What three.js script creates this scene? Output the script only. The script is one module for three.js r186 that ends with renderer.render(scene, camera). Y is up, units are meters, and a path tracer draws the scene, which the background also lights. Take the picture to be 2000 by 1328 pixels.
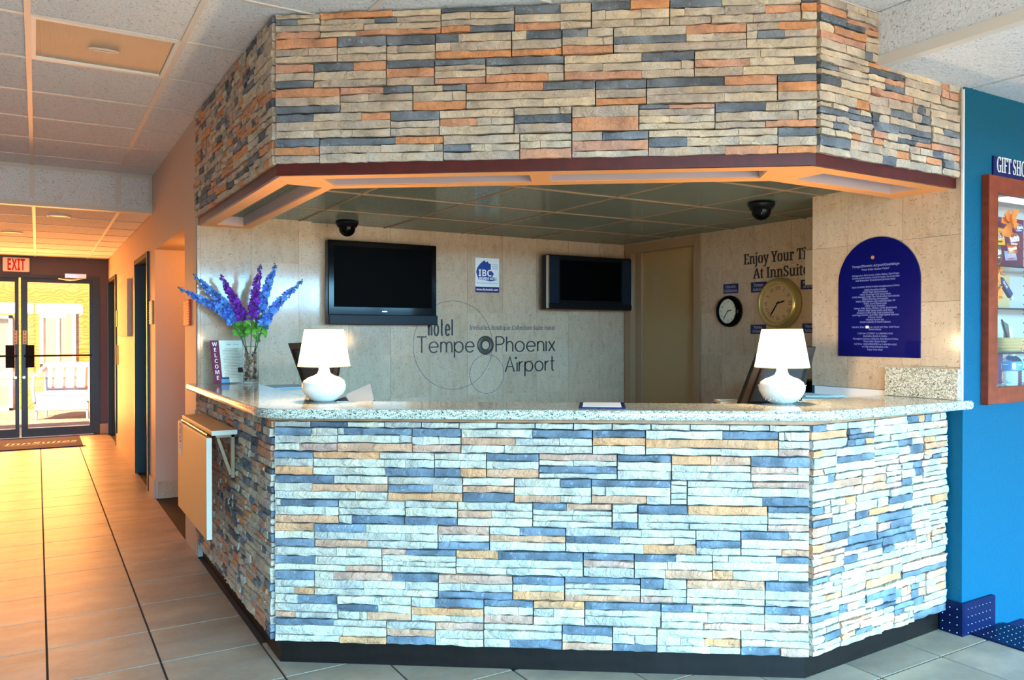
import * as THREE from 'three';
import { mergeGeometries } from 'three/addons/utils/BufferGeometryUtils.js';
import { RoundedBoxGeometry } from 'three/addons/geometries/RoundedBoxGeometry.js';
import { TextGeometry } from 'three/addons/geometries/TextGeometry.js';
import { FontLoader } from 'three/addons/loaders/FontLoader.js';
import { RectAreaLightUniformsLib } from 'three/addons/lights/RectAreaLightUniformsLib.js';

// ---------------------------------------------------------------- camera, sky, sun, large lights, exposure
const scene = new THREE.Scene();
const EYE = 1.38, YAW = 0.538, PITCH = -0.0081, FOCAL = 1554;
const camera = new THREE.PerspectiveCamera(2 * Math.atan(664 / FOCAL) * 180 / Math.PI, 2000 / 1328, 0.05, 200);
camera.position.set(0, EYE, 0);
camera.lookAt(Math.sin(YAW) * Math.cos(PITCH), EYE + Math.sin(PITCH), -Math.cos(YAW) * Math.cos(PITCH));
const renderer = new THREE.WebGLRenderer({ antialias: true });
renderer.toneMapping = THREE.LinearToneMapping;
renderer.toneMappingExposure = 1.0;
renderer.shadowMap.enabled = true;
RectAreaLightUniformsLib.init();
scene.background = new THREE.Color().setRGB(0.42, 0.68, 1.0);
scene.backgroundIntensity = 1.6;

const sun = new THREE.DirectionalLight(new THREE.Color().setRGB(1, 0.70, 0.42), 33);
sun.position.set(-9, 20, 7); sun.target.position.set(0, 0, -6);
sun.shadow.camera.left = -14; sun.shadow.camera.right = 14; sun.shadow.camera.top = 16; sun.shadow.camera.bottom = -16; sun.shadow.camera.far = 60;
sun.shadow.mapSize.set(2048, 2048);
scene.add(sun, sun.target);
function areaLight(name, color, intensity, w, h, pos, look) {
  const l = new THREE.RectAreaLight(new THREE.Color().setRGB(...color), intensity, w, h);
  l.name = name; l.position.set(...pos); l.lookAt(...look); scene.add(l); return l;
}
// open sky seen low over the street through the glazed front behind the camera
areaLight('street_sky_light', [0.26, 0.66, 1.0], 72, 26, 6.2, [2.5, 5.3, 13], [2.5, 5.3, 0]);
// daylight from the sunlit patio entering at the hall doors
areaLight('patio_daylight', [1.0, 0.36, 0.08], 24, 1.7, 1.9, [-0.2, 1.1, -12.42], [-0.2, 0.9, 0]);

// ---------------------------------------------------------------- helpers
function mulberry(a) { return () => { a |= 0; a = a + 0x6D2B79F5 | 0; let t = Math.imul(a ^ a >>> 15, 1 | a); t = t + Math.imul(t ^ t >>> 7, 61 | t) ^ t; return ((t ^ t >>> 14) >>> 0) / 4294967296; }; }
let rnd = mulberry(7);
const rr = (a, b) => a + (b - a) * rnd();
const V = (x, y, z) => new THREE.Vector3(x, y, z);
const lin = (r, g, b) => new THREE.Color().setRGB(r, g, b);
// direction of a photo pixel, and where it meets a plane
const fw = V(Math.sin(YAW) * Math.cos(PITCH), Math.sin(PITCH), -Math.cos(YAW) * Math.cos(PITCH));
const rt = fw.clone().cross(V(0, 1, 0)).normalize(), up = rt.clone().cross(fw);
const ray = (x, y) => fw.clone().addScaledVector(rt, (x - 1000) / FOCAL).addScaledVector(up, -(y - 664) / FOCAL);
const hit = (x, y, n, p) => { const d = ray(x, y), o = V(0, EYE, 0); return o.addScaledVector(d, p.clone().sub(o).dot(n) / d.dot(n)); };
const onY = (x, y, Y) => hit(x, y, V(0, 1, 0), V(0, Y, 0));
const onX = (x, y, X) => hit(x, y, V(1, 0, 0), V(X, 0, 0));
const onZ = (x, y, Z) => hit(x, y, V(0, 0, 1), V(0, 0, Z));

const taken = new Map();
function numbered(n) { const k = taken.get(n) || 0; taken.set(n, k + 1); return k ? n + '_' + String(k).padStart(3, '0') : n; }
function mesh(name, geo, mat, parent = scene) {
  const m = new THREE.Mesh(geo, mat); m.name = parent === scene ? numbered(name) : name; parent.add(m); return m;
}
function tag(o, label, category, group) { o.userData.label = label; o.userData.category = category; if (group) o.userData.group = group; return o; }
function thing(name, label, category, pos = [0, 0, 0], turn = 0, group) {
  const g = new THREE.Group(); g.name = numbered(name); g.position.set(...pos); g.rotation.y = turn; scene.add(g); return tag(g, label, category, group);
}
function struct(name, geo, mat, label, category) { const m = mesh(name, geo, mat); m.userData.kind = 'structure'; if (label) tag(m, label, category || 'wall'); return m; }
function structGroup(name, label, category) { const g = new THREE.Group(); g.name = numbered(name); scene.add(g); g.userData.kind = 'structure'; return tag(g, label, category); }
function part(name, geo, mat, parent, label) { const m = mesh(name, geo, mat, parent); if (label) m.userData.label = label; return m; }
// box from min to max with uv in metres
function box(x0, x1, y0, y1, z0, z1, off = 0) {
  const g = new THREE.BoxGeometry(Math.abs(x1 - x0), Math.abs(y1 - y0), Math.abs(z1 - z0));
  g.translate((x0 + x1) / 2, (y0 + y1) / 2, (z0 + z1) / 2); return uvM(g, off, off * 0.63);
}
function rbox(w, h, d, r, seg = 2) { return uvM(new RoundedBoxGeometry(w, h, d, seg, r)); }
function uvM(g, ou = 0, ov = 0) {
  const p = g.attributes.position, n = g.attributes.normal, uv = new Float32Array(p.count * 2);
  for (let i = 0; i < p.count; i++) {
    const ax = Math.abs(n.getX(i)), ay = Math.abs(n.getY(i)), az = Math.abs(n.getZ(i));
    let u, v;
    if (ay >= ax && ay >= az) { u = p.getX(i); v = p.getZ(i); } else if (ax >= az) { u = p.getZ(i); v = p.getY(i); } else { u = p.getX(i); v = p.getY(i); }
    uv[i * 2] = u + ou; uv[i * 2 + 1] = v + ov;
  }
  g.setAttribute('uv', new THREE.BufferAttribute(uv, 2)); return g;
}
const merge = (a) => mergeGeometries(a.map((g) => (g.index ? g.toNonIndexed() : g)));
function tube(pts, r, seg = 12, rs = 6) { return new THREE.TubeGeometry(new THREE.CatmullRomCurve3(pts.map((p) => (p.isVector3 ? p : V(...p)))), seg, r, rs); }
function lathe(pts, seg = 32) { return new THREE.LatheGeometry(pts.map(([x, y]) => new THREE.Vector2(x, y)), seg); }
function cyl(r0, r1, h, seg = 24) { return new THREE.CylinderGeometry(r0, r1, h, seg); }

// ---------------------------------------------------------------- textures
function hash2(x, y, s) { let h = (x * 374761393 + y * 668265263 + s * 2147483647) | 0; h = Math.imul(h ^ h >>> 13, 1274126177); return ((h ^ h >>> 16) >>> 0) / 4294967296; }
function vnoise(x, y, per, s) {
  const xi = Math.floor(x), yi = Math.floor(y), fx = x - xi, fy = y - yi, sx = fx * fx * (3 - 2 * fx), sy = fy * fy * (3 - 2 * fy);
  const w = (a) => ((a % per) + per) % per, a = hash2(w(xi), w(yi), s), b = hash2(w(xi + 1), w(yi), s), c = hash2(w(xi), w(yi + 1), s), d = hash2(w(xi + 1), w(yi + 1), s);
  return (a + (b - a) * sx) * (1 - sy) + (c + (d - c) * sx) * sy;
}
function fbm(u, v, f, oct, s) { let a = 0, k = 0.5, t = 0; for (let o = 0; o < oct; o++) { a += k * vnoise(u * f, v * f, f, s + o); t += k; k *= 0.5; f *= 2; } return a / t; }
function tex(size, metres, fn, srgb = true) {
  const d = new Uint8Array(size * size * 4);
  for (let y = 0; y < size; y++) for (let x = 0; x < size; x++) {
    const c = fn(x / size, y / size), i = (y * size + x) * 4;
    for (let k = 0; k < 3; k++) d[i + k] = Math.max(0, Math.min(255, (Array.isArray(c) ? c[k] : c) * 255));
    d[i + 3] = 255;
  }
  const t = new THREE.DataTexture(d, size, size); t.magFilter = THREE.LinearFilter; t.minFilter = THREE.LinearMipmapLinearFilter; t.generateMipmaps = true;
  t.wrapS = t.wrapT = THREE.RepeatWrapping; t.repeat.set(1 / metres, 1 / metres); if (srgb) t.colorSpace = THREE.SRGBColorSpace; t.needsUpdate = true; return t;
}
function canvasTex(w, h, draw, metresW, metresH) {
  const c = document.createElement('canvas'); c.width = w; c.height = h; draw(c.getContext('2d'), w, h);
  const t = new THREE.CanvasTexture(c); t.colorSpace = THREE.SRGBColorSpace;
  if (metresW) { t.wrapS = t.wrapT = THREE.RepeatWrapping; t.repeat.set(1 / metresW, 1 / (metresH || metresW)); }
  return t;
}
const std = (o) => new THREE.MeshStandardMaterial({ roughness: 0.7, ...o });
const phys = (o) => new THREE.MeshPhysicalMaterial({ roughness: 0.7, ...o });

const tStoneB = tex(1024, 0.4, (u, v) => { const a = fbm(u, v * 1, 20, 6, 1), b = Math.abs(fbm(u, v, 16, 4, 9) - 0.5) * 2, c = Math.abs(fbm(u, v, 26, 3, 19) - 0.5) * 2; return Math.max(0, a * 0.95 + Math.min(1, b * 6) * 0.12 + Math.min(1, c * 5) * 0.1 - 0.12); }, false);
const tStoneC = tex(512, 0.5, (u, v) => { const a = fbm(u, v, 5, 5, 21), b = fbm(u, v, 24, 3, 40); const k = 0.74 + 0.3 * a + 0.12 * (b - 0.5); const w = fbm(u, v, 4, 3, 77) - 0.5; return [k * (1 + 0.1 * w), k, k * (1 - 0.16 * w)]; });
const tStoneG = tex(512, 0.5, (u, v) => { const a = fbm(u, v, 6, 5, 51), b = fbm(u, v, 40, 2, 60); const k = 0.66 + 0.5 * (a - 0.5) + (b > 0.8 ? 0.16 : 0); return [k * 0.98, k, k * 1.03]; });
const tFloor = tex(1024, 1.3, (u, v) => { const a = fbm(u, v * 2, 6, 5, 5), b = fbm(u, v, 60, 2, 8); const k = 0.80 + 0.22 * (a - 0.5) + 0.05 * (b - 0.5); const w = fbm(u, v * 2, 9, 3, 15) - 0.5; return [k * (1 + .05 * w), k, k * (1 - 0.1 * w)]; });
const tCeilC = tex(512, 0.5, (u, v) => { const a = fbm(u, v * 1, 76, 2, 5), b = fbm(u, v, 120, 1, 3); return a < 0.25 ? 0.74 : 0.92 + 0.08 * b; });
const tCeilB = tex(512, 0.5, (u, v) => { const a = fbm(u, v, 40, 3, 5); return a; }, false);
const tGran = tex(1024, 0.22, (u, v) => { const a = vnoise(u * 70, v * 70, 70, 3), b = vnoise(u * 110, v * 110, 110, 5), c = fbm(u, v, 30, 2, 9); let k = [0.88, 0.88, 0.84]; if (c > 0.56) k = [0.72, 0.71, 0.63]; if (a > 0.72) k = [0.46, 0.44, 0.36]; if (b > 0.8) k = [0.2, 0.2, 0.18]; if (b < 0.14) k = [0.96, 0.95, 0.9]; return k; });
const tWood = tex(512, 0.6, (u, v) => { const a = fbm(u, v * 0.25 + 0.02, 32, 4, 5), g = Math.sin((v * 9 + fbm(u, v, 4, 3, 2) * 3) * 6.283) * 0.5 + 0.5; const k = 0.72 + 0.22 * a + 0.10 * g; return [k, k * 0.97, k * 0.93]; });
const tStucco = tex(512, 1.6, (u, v) => { const w = fbm(u, v, 5, 3, 4); const a = Math.sin((v * 22 + fbm(u, v, 6, 4, 8) * 5) * 6.283) * 0.5 + 0.5; return 0.74 + 0.17 * Math.pow(a, 0.5) + 0.1 * w; });
const tGravel = tex(512, 1.2, (u, v) => { const a = vnoise(u * 60, v * 60, 60, 2), b = fbm(u, v, 20, 3, 4); return 0.55 + 0.4 * a * b + 0.1 * b; });
const tPaint = tex(256, 0.35, (u, v) => fbm(u, v, 40, 3, 6), false);
const tMarb = canvasTex(1024, 1024, (c, w, h) => {
  const r = mulberry(31); c.fillStyle = '#ddd2bf'; c.fillRect(0, 0, w, h);
  for (let i = 0; i < 700; i++) { c.fillStyle = `rgba(${r() > 0.5 ? '205,190,170' : '232,224,210'},${0.10 + 0.12 * r()})`; c.beginPath(); c.ellipse(r() * w, r() * h, 8 + 26 * r(), 26 + 60 * r(), 0.2 * (r() - 0.5), 0, 7); c.fill(); }
  for (let i = 0; i < 1700; i++) {
    let x = r() * w, y = r() * h, a = r() * 6.28; c.strokeStyle = `rgba(${80 + 60 * r() | 0},${50 + 40 * r() | 0},${36 + 25 * r() | 0},${0.35 + 0.5 * r()})`; c.lineWidth = 0.8 + 2.6 * r() * r();
    c.beginPath(); c.moveTo(x, y); const n = 1 + r() * 4 | 0; for (let k = 0; k < n; k++) { a += (r() - 0.5) * 1.8; x += Math.cos(a) * (2 + 6 * r()); y += Math.sin(a) * (2 + 6 * r()); c.lineTo(x, y); } c.stroke();
  }
  for (let i = 0; i < 26; i++) { let x = r() * w, y = r() * h, a = r() * 6.28; c.strokeStyle = `rgba(110,80,60,${0.3 + 0.35 * r()})`; c.lineWidth = 1; c.beginPath(); c.moveTo(x, y); for (let k = 0; k < 18; k++) { a += (r() - 0.5) * 1.1; x += Math.cos(a) * 12; y += Math.sin(a) * 12; c.lineTo(x, y); } c.stroke(); }
}, 0.74);

// ---------------------------------------------------------------- materials
const M = {
  floor: [0, 1, 2].map((i) => std({ color: lin(0.62 - 0.03 * i, 0.47 - 0.02 * i, 0.34 - 0.012 * i), map: tFloor, roughness: 0.42 })),
  grout: std({ color: lin(0.03, 0.026, 0.024), roughness: 0.9 }),
  ceil: std({ color: lin(0.84, 0.85, 0.88), map: tCeilC, bumpMap: tCeilB, bumpScale: 0.004, roughness: 0.95 }),
  tbar: std({ color: lin(0.72, 0.66, 0.60), roughness: 0.5 }),
  hall: std({ color: lin(0.60, 0.42, 0.31), bumpMap: tPaint, bumpScale: 0.001, roughness: 0.55 }),
  endwall: std({ color: lin(0.10, 0.095, 0.15), roughness: 0.6 }),
  lobby: std({ color: lin(0.6, 0.5, 0.42), roughness: 0.8 }),
  blue: phys({ specularIntensity: 0.35, color: lin(0.001, 0.092, 0.165), bumpMap: tPaint, bumpScale: 0.0015, roughness: 0.5 }),
  marble: [0, 1, 2].map((i) => phys({ color: lin(0.80 - 0.04 * i, 0.71 - 0.04 * i, 0.63 - 0.04 * i), map: tMarb, roughness: 0.09, specularIntensity: 0.8 })),
  joint: std({ color: lin(0.52, 0.44, 0.37), roughness: 0.9 }),
  cream: [0, 1, 2, 3].map((i) => std({ color: lin(0.77 - 0.05 * i, 0.645 - 0.045 * i, 0.49 - 0.025 * i), map: tStoneC, bumpMap: tStoneB, bumpScale: 0.0085, roughness: 0.92 })),
  grey: [0, 1, 2].map((i) => std({ color: lin(0.37 + 0.055 * i, 0.41 + 0.055 * i, 0.455 + 0.055 * i), map: tStoneG, bumpMap: tStoneB, bumpScale: 0.006, roughness: 0.9 })),
  orange: [0, 1, 2].map((i) => std({ color: lin(0.82 - 0.05 * i, 0.375 + 0.01 * i, 0.175 + 0.05 * i), map: tStoneC, bumpMap: tStoneB, bumpScale: 0.008, roughness: 0.9 })),
  mortar: std({ color: lin(0.05, 0.05, 0.05), roughness: 1 }),
  toe: phys({ specularIntensity: 0.4, color: lin(0.014, 0.009, 0.008), map: tWood, roughness: 0.45 }),
  trim: std({ color: lin(0.11, 0.009, 0.008), map: tWood, roughness: 0.3 }),
  soffit: std({ color: lin(0.84, 0.38, 0.14), roughness: 0.55 }),
  recess: std({ color: lin(0.55, 0.42, 0.43), roughness: 0.6 }),
  louver: std({ color: lin(0.72, 0.78, 0.7), metalness: 0.9, roughness: 0.13 }),
  plenum: std({ color: lin(0.5, 0.48, 0.45), roughness: 0.9 }),
  grid: std({ color: lin(0.30, 0.19, 0.11), roughness: 0.6 }),
  granite: phys({ color: lin(0.9, 0.9, 0.88), map: tGran, roughness: 0.09 }),
  strip: std({ color: lin(0.55, 0.26, 0.13), map: tWood, roughness: 0.5 }),
  black: phys({ color: lin(0.006, 0.007, 0.009), roughness: 0.35, specularIntensity: 0.25 }),
  gloss: phys({ color: lin(0.003, 0.003, 0.004), roughness: 0.08, specularIntensity: 0.25 }),
  screen: phys({ color: lin(0.0012, 0.0012, 0.0015), roughness: 0.5, specularIntensity: 0.05 }),
  charcoal: phys({ color: lin(0.008, 0.016, 0.026), roughness: 0.4, specularIntensity: 0.3 }),
  brownblack: phys({ color: lin(0.012, 0.009, 0.007), roughness: 0.5, specularIntensity: 0.2 }),
  chrome: std({ color: lin(0.75, 0.75, 0.76), metalness: 1, roughness: 0.2 }),
  ceramic: phys({ color: lin(0.86, 0.85, 0.82), roughness: 0.22, clearcoat: 0.6 }),
  shade: phys({ color: lin(0.95, 0.90, 0.78), roughness: 0.95, transmission: 0.5, thickness: 0, emissive: lin(1.0, 0.86, 0.56), emissiveIntensity: 0.9, side: THREE.DoubleSide }),
  bulb: std({ color: lin(1, 1, 1), emissive: lin(1, 0.8, 0.5), emissiveIntensity: 6 }),
  glass: phys({ color: lin(1, 1, 1), transmission: 1, thickness: 0, roughness: 0.0, ior: 1.5 }),
  thickglass: phys({ color: lin(1, 1, 1), transmission: 1, thickness: 0.01, roughness: 0.0, ior: 1.45 }),
  paper: std({ color: lin(0.85, 0.86, 0.85), roughness: 0.9 }),
  signblue: phys({ color: lin(0.003, 0.007, 0.085), roughness: 0.3, specularIntensity: 0.5 }),
  letter: std({ color: lin(0.02, 0.025, 0.03), roughness: 0.45 }),
  ring: std({ color: lin(0.08, 0.075, 0.06), roughness: 0.4, metalness: 0.3 }),
  gold: std({ color: lin(0.66, 0.56, 0.24), metalness: 0.5, roughness: 0.28 }),
  tanDoor: phys({ color: lin(0.44, 0.30, 0.14), roughness: 0.16 }),
  tanFrame: std({ color: lin(0.36, 0.24, 0.14), roughness: 0.3 }),
  maple: std({ color: lin(0.92, 0.46, 0.17), roughness: 0.4 }),
  mapleEdge: std({ color: lin(0.72, 0.64, 0.5), roughness: 0.5 }),
  cherry: std({ color: lin(0.33, 0.05, 0.013), map: tWood, roughness: 0.3 }),
  doorMetal: std({ color: lin(0.022, 0.026, 0.026), roughness: 0.35 }),
  darkDoor: std({ color: lin(0.016, 0.034, 0.045), roughness: 0.4 }),
  stucco: std({ color: lin(0.50, 0.24, 0.055), map: tStucco, bumpMap: tStucco, bumpScale: 0.012, roughness: 1 }),
  gravel: std({ color: lin(0.44, 0.30, 0.25), map: tGravel, bumpMap: tGravel, bumpScale: 0.02, roughness: 1 }),
  concrete: std({ color: lin(0.62, 0.5, 0.36), roughness: 1 }),
  matBlue: std({ color: lin(0.02, 0.02, 0.12), roughness: 1 }),
  rubber: phys({ color: lin(0.0025, 0.008, 0.045), roughness: 0.4, specularIntensity: 0.4 }),
  stud: std({ color: lin(0.42, 0.42, 0.38), roughness: 0.25 }),
  white: std({ color: lin(0.8, 0.8, 0.78), roughness: 0.5 }),
  stem: std({ color: lin(0.03, 0.12, 0.05), roughness: 0.6 }),
  leaf: phys({ color: lin(0.12, 0.42, 0.03), roughness: 0.6, transmission: 0.15, thickness: 0, side: THREE.DoubleSide }),
  petalB: [0, 1].map((i) => phys({ color: i ? lin(0.12, 0.36, 0.9) : lin(0.06, 0.2, 0.75), roughness: 0.7, transmission: 0.1, thickness: 0, side: THREE.DoubleSide })),
  petalP: [0, 1].map((i) => phys({ color: i ? lin(0.22, 0.03, 0.55) : lin(0.13, 0.012, 0.36), roughness: 0.7, transmission: 0.1, thickness: 0, side: THREE.DoubleSide })),
  petalO: phys({ color: lin(0.95, 0.3, 0.02), roughness: 0.7, transmission: 0.1, thickness: 0, side: THREE.DoubleSide }),
  lens: phys({ color: lin(0.66, 0.5, 0.38), roughness: 0.4 }),
};
const font = {};
for (const k of ['sans_regular', 'sans_bold', 'serif_regular', 'serif_bold']) font[k] = await new FontLoader().loadAsync(`fonts/droid/droid_${k}.typeface.json`);

// ---------------------------------------------------------------- the building: key planes
const YC = 2.72, YH = 2.40, YR = 2.50, XW = 0.845, ZB = -7.38, ZE = -12.3, ZT = -5.25, XC = 4.24, XA = 3.62, ZBL = -2.06, ZS = 3.2, XL = -3.6, XR = 7.2, XBK = 3.03, XST = 3.68;

// floor: slab with joints, tiles on it
const floor = structGroup('floor', 'beige ceramic tiled floor with dark joints', 'floor');
const floorBase = part('slab', merge([box(XL, XST, -0.3, -0.006, ZE - 0.1, ZS), box(XST, XC + 0.3, -0.3, -0.006, ZT - 0.4, ZBL - 0.3)]), M.grout, floor);
{
  const P = 0.41, X0 = 0.03, Z0 = -4.02, g = 0.0045, shapes = [];
  for (let i = 0; i < 6; i++) shapes.push(uvM(new THREE.BoxGeometry(P - 2 * g, 0.012, P - 2 * g), rnd() * 2, rnd() * 2));
  const inDesk = (x, z) => x > 1.0 && x < 2.7 && z < -3.35 + (x - 0.87) * 0.705 - 0.3 || (x > 2.7 && z < -2.4) || (x > 1.1 && z < -3.7);
  const part1 = [];
  for (let i = -4; i < 9; i++) for (let k = -21; k < 8; k++) {
    const x = X0 + (i + 0.5) * P, z = Z0 + (k + 0.5) * P;
    const inHall = x < 1.0, seen = z < -1.0 && x > -1.4;
    if (!seen || inDesk(x, z) || (x > 0.85 && z < -5.2) || z < ZE || x - P / 2 > XST) continue;
    let w = P;
    const s = shapes[Math.floor(rnd() * 6)], m = mesh('tile', s, M.floor[Math.floor(rnd() * 3)], floor);
    m.position.set(x, -0.006, z);
    if (x + P / 2 > XST) { m.scale.x = (XST - x + P / 2 - g) / P; m.position.x = (XST + x - P / 2) / 2; }
  }
  // fields that the camera hardly sees keep the same tile colour in one sheet
  const f = part('tile_field', merge([box(XL, X0 - 4 * P, -0.02, 0, ZE, -1.0 + 0.05), box(XL, XST, -0.02, 0, -0.91, ZS), box(1.3, 4.2, -0.02, 0, -5.2, -4.0)]), M.floor[0], floor); f.userData.kind = 'stuff';
}
// ceilings
function tiledCeiling(root, y, x0, x1, z0, z1, ox, oz, skip) {
  const P = 0.612, g = 0.014, geos = [0, 1, 2].map(() => uvM(new THREE.BoxGeometry(P - 2 * g + 0.006, 0.02, P - 2 * g + 0.006), rnd() * 3, rnd() * 3));
  const xs = [], zs = [];
  for (let x = ox - P * 20; x < x1; x += P) if (x + P > x0) xs.push(x);
  for (let z = oz - P * 20; z < z1; z += P) if (z + P > z0) zs.push(z);
  for (const x of xs) for (const z of zs) {
    const a = Math.max(x, x0), b = Math.min(x + P, x1), c = Math.max(z, z0), d = Math.min(z + P, z1);
    if (b - a < 0.05 || d - c < 0.05 || (skip && skip(x + P / 2, z + P / 2))) continue;
    const m = mesh('ceiling_tile', geos[Math.floor(rnd() * 3)], M.ceil, root);
    m.scale.set((b - a) / P, 1, (d - c) / P); m.position.set((a + b) / 2, y + 0.012, (c + d) / 2);
  }
  for (const x of xs) if (x > x0) mesh('t_bar', box(x - 0.012, x + 0.012, y - 0.004, y + 0.02, z0, z1), M.tbar, root);
  for (const z of zs) if (z > z0) mesh('t_bar', box(x0, x1, y - 0.003, y + 0.018, z - 0.006, z + 0.006), M.tbar, root);
}
const ceiling = structGroup('ceiling', 'suspended ceiling of pitted white acoustic tiles over the lobby', 'ceiling');
part('roof_slab', box(XL - 0.2, XR + 0.2, YC + 0.06, YC + 0.3, ZE - 0.3, ZS + 0.2), M.lobby, ceiling);
tiledCeiling(ceiling, YC, -1.86, XBK, ZB, -0.9, -0.03, -3.92, (x, z) => Math.abs(x - 0.276) < 0.1 && Math.abs(z + 4.226) < 0.1 || (x > 1.5 && z < -3.6));
part('far_ceiling', merge([box(XL, -1.86, YC, YC + 0.05, ZB, ZS), box(-1.86, XBK, YC, YC + 0.05, -0.9, ZS), box(1.2, XC + 0.3, YC, YC + 0.05, ZT - 0.3, -3.5)]), M.ceil, ceiling);
const hallCeiling = structGroup('ceiling_hall', 'lower acoustic tile ceiling over the hallway', 'ceiling');
tiledCeiling(hallCeiling, YH, -1.75, XW, ZE, ZB - 0.02, -0.02, ZB - 0.05);
part('panel_backing', box(-1.75, XW, YH + 0.03, YH + 0.06, ZE, ZB), M.ceil, hallCeiling);
const bulk = structGroup('wall_bulkhead', 'pale tiled bulkhead where the ceiling drops to the hallway', 'wall');
part('backing', box(XL, XW, YH, YC + 0.05, ZB - 0.1, ZB - 0.02), M.tbar, bulk);
for (const [a, b] of [[-1.87, -1.25], [-1.25, -0.64], [-0.64, -0.03], [-0.03, 0.585], [0.585, 0.835]]) part('bulkhead_tile', box(a + 0.018, b - 0.018, YH + 0.035, YC - 0.03, ZB - 0.025, ZB - 0.006, rnd()), M.ceil, bulk);
part('edge_strip', box(XL, XW, YH - 0.004, YH + 0.03, ZB - 0.03, ZB + 0.006), M.tbar, bulk);
const ceilR = structGroup('ceiling_stair', 'dropped acoustic ceiling panel beside the stone canopy', 'ceiling');
part('ceiling_tile', box(XBK + 0.02, XBK + 0.64, YR + 0.002, YR + 0.02, -2.6, -0.2, 0.3), M.ceil, ceilR);
part('ceiling_tile', box(XBK + 0.66, XR, YR + 0.002, YR + 0.02, -2.6, ZS, 0.7), M.ceil, ceilR);
part('ceiling_tile', box(XBK + 0.02, XBK + 0.64, YR + 0.002, YR + 0.02, -0.18, ZS, 0.5), M.ceil, ceilR);
part('drop_face', box(XBK - 0.012, XBK + 0.02, YR + 0.035, YC, -2.6, ZS, 0.2), M.ceil, ceilR);
part('edge_strip', box(XBK - 0.018, XBK + 0.03, YR - 0.006, YR + 0.036, -2.6, ZS), M.tbar, ceilR);

// hallway wall with openings, alcove, doors
const alc = [-7.22, -5.67], d1 = [-8.68, -7.64], d2 = [-12.1, -10.95], TH = 0.16;
const hallWall = structGroup('wall_hall', 'tan painted hallway wall with doorways', 'wall');
{
  const seg = (z0, z1, y0, y1) => box(XW, XW + TH, y0, y1, z0, z1);
  part('plaster', merge([seg(ZE, d2[0], 0, YC), seg(d2[1], d1[0], 0, YC), seg(d1[1], alc[0], 0, YC), seg(alc[1], ZT + 0.01, 0, YC), seg(d2[0], d2[1], 2.11, YC), seg(d1[0], d1[1], 2.1, YC), seg(alc[0], alc[1], 2.08, YC)]), M.hall, hallWall);
  for (const [a, b] of [[d2[1], d1[0]], [d1[1] + 0.02, alc[0]]]) part('baseboard', box(XW - 0.012, XW, 0, 0.15, a + 0.03, b - 0.03), M.hall, hallWall, 'low tan tile skirting');
  const a2 = std({ color: lin(0.62, 0.30, 0.07), roughness: 0.6 });
  part('alcove_side', box(XW + TH, 2.2, 0, 2.3, alc[0] - 0.1, alc[0]), M.hall, hallWall);
  part('alcove_back', box(1.75, 1.85, 0, 2.3, alc[0], alc[1]), a2, hallWall);
  part('alcove_side', box(XW + TH, 2.2, 0, 2.3, alc[1] + 0.1, alc[1] + 0.2), a2, hallWall);
  part('alcove_top', box(XW + TH, 2.2, 2.081, 2.3, alc[0], alc[1] + 0.1), M.hall, hallWall);
  part('baseboard', box(XW + 0.02, 1.75, 0, 0.14, alc[0], alc[0] + 0.012), M.marble[1], hallWall, 'pale tile skirting in the alcove');
}
{
  const t = thing('alcove_lamp', 'warm ceiling lamp inside the orange alcove off the hallway', 'light', [1.3, 2.078, -6.5]);
  part('mount', cyl(0.07, 0.07, 0.02, 20).translate(0, -0.011, 0), M.white, t);
  part('globe', lathe([[0, -0.085], [0.04, -0.078], [0.065, -0.05], [0.068, -0.022], [0, -0.022]], 24), std({ color: lin(1, 0.9, 0.7), emissive: lin(1, 0.5, 0.12), emissiveIntensity: 2 }), t);
  const l = new THREE.PointLight(lin(1, 0.4, 0.04), 1.6, 0, 2); l.position.set(0, -0.11, 0); l.name = 'alcove_light'; t.add(l);
}
function hallDoor(n, [z0, z1], h, label) {
  const g = new THREE.Group(); g.name = 'door_' + n; scene.add(g); g.userData.kind = 'structure'; tag(g, label, 'door');
  for (const z of [z0, z1]) part('frame', box(XW - 0.02, XW + TH, 0, h, z - 0.025, z + 0.025), M.darkDoor, g);
  part('frame', box(XW - 0.018, XW + TH, h - 0.045, h - 0.001, z0 + 0.025, z1 - 0.025), M.brownblack, g);
  part('door_leaf', box(XW + TH - 0.05, XW + TH, 0.01, h - 0.04, z0 + 0.03, z1 - 0.03), M.darkDoor, g);
  const k = part('handle', new THREE.SphereGeometry(0.03, 14, 10), M.chrome, g); k.position.set(XW + TH - 0.09, 0.98, z1 - 0.1);
}
hallDoor(1, d1, 2.1, 'dark door set back in its frame beside the alcove');
hallDoor(2, d2, 2.11, 'dark door in the hallway wall beside the glass exit');
// hall other side, end wall, lobby shell
struct('wall_west', merge([box(-1.9, -1.75, 0, YC, ZE, ZB), box(XL, -1.75, 0, YC, ZB - 0.15, ZB), box(XL - 0.15, XL, 0, YC + 0.1, ZB - 0.15, ZS)]), M.lobby, 'tan lobby wall beside the hallway', 'wall');
const endWall = structGroup('wall_end', 'dark purple-grey wall around the glass exit doors', 'wall');
part('plaster', merge([box(0.72, XW + TH, 0, YC, ZE - 0.12, ZE), box(-1.9, -1.12, 0, YC, ZE - 0.12, ZE), box(-1.12, 0.72, 2.13, YC, ZE - 0.12, ZE)]), M.endwall, endWall);
part('baseboard', box(0.735, 0.835, 0, 0.14, ZE, ZE + 0.015), M.marble[2], endWall, 'pale stone skirting tile');

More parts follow.
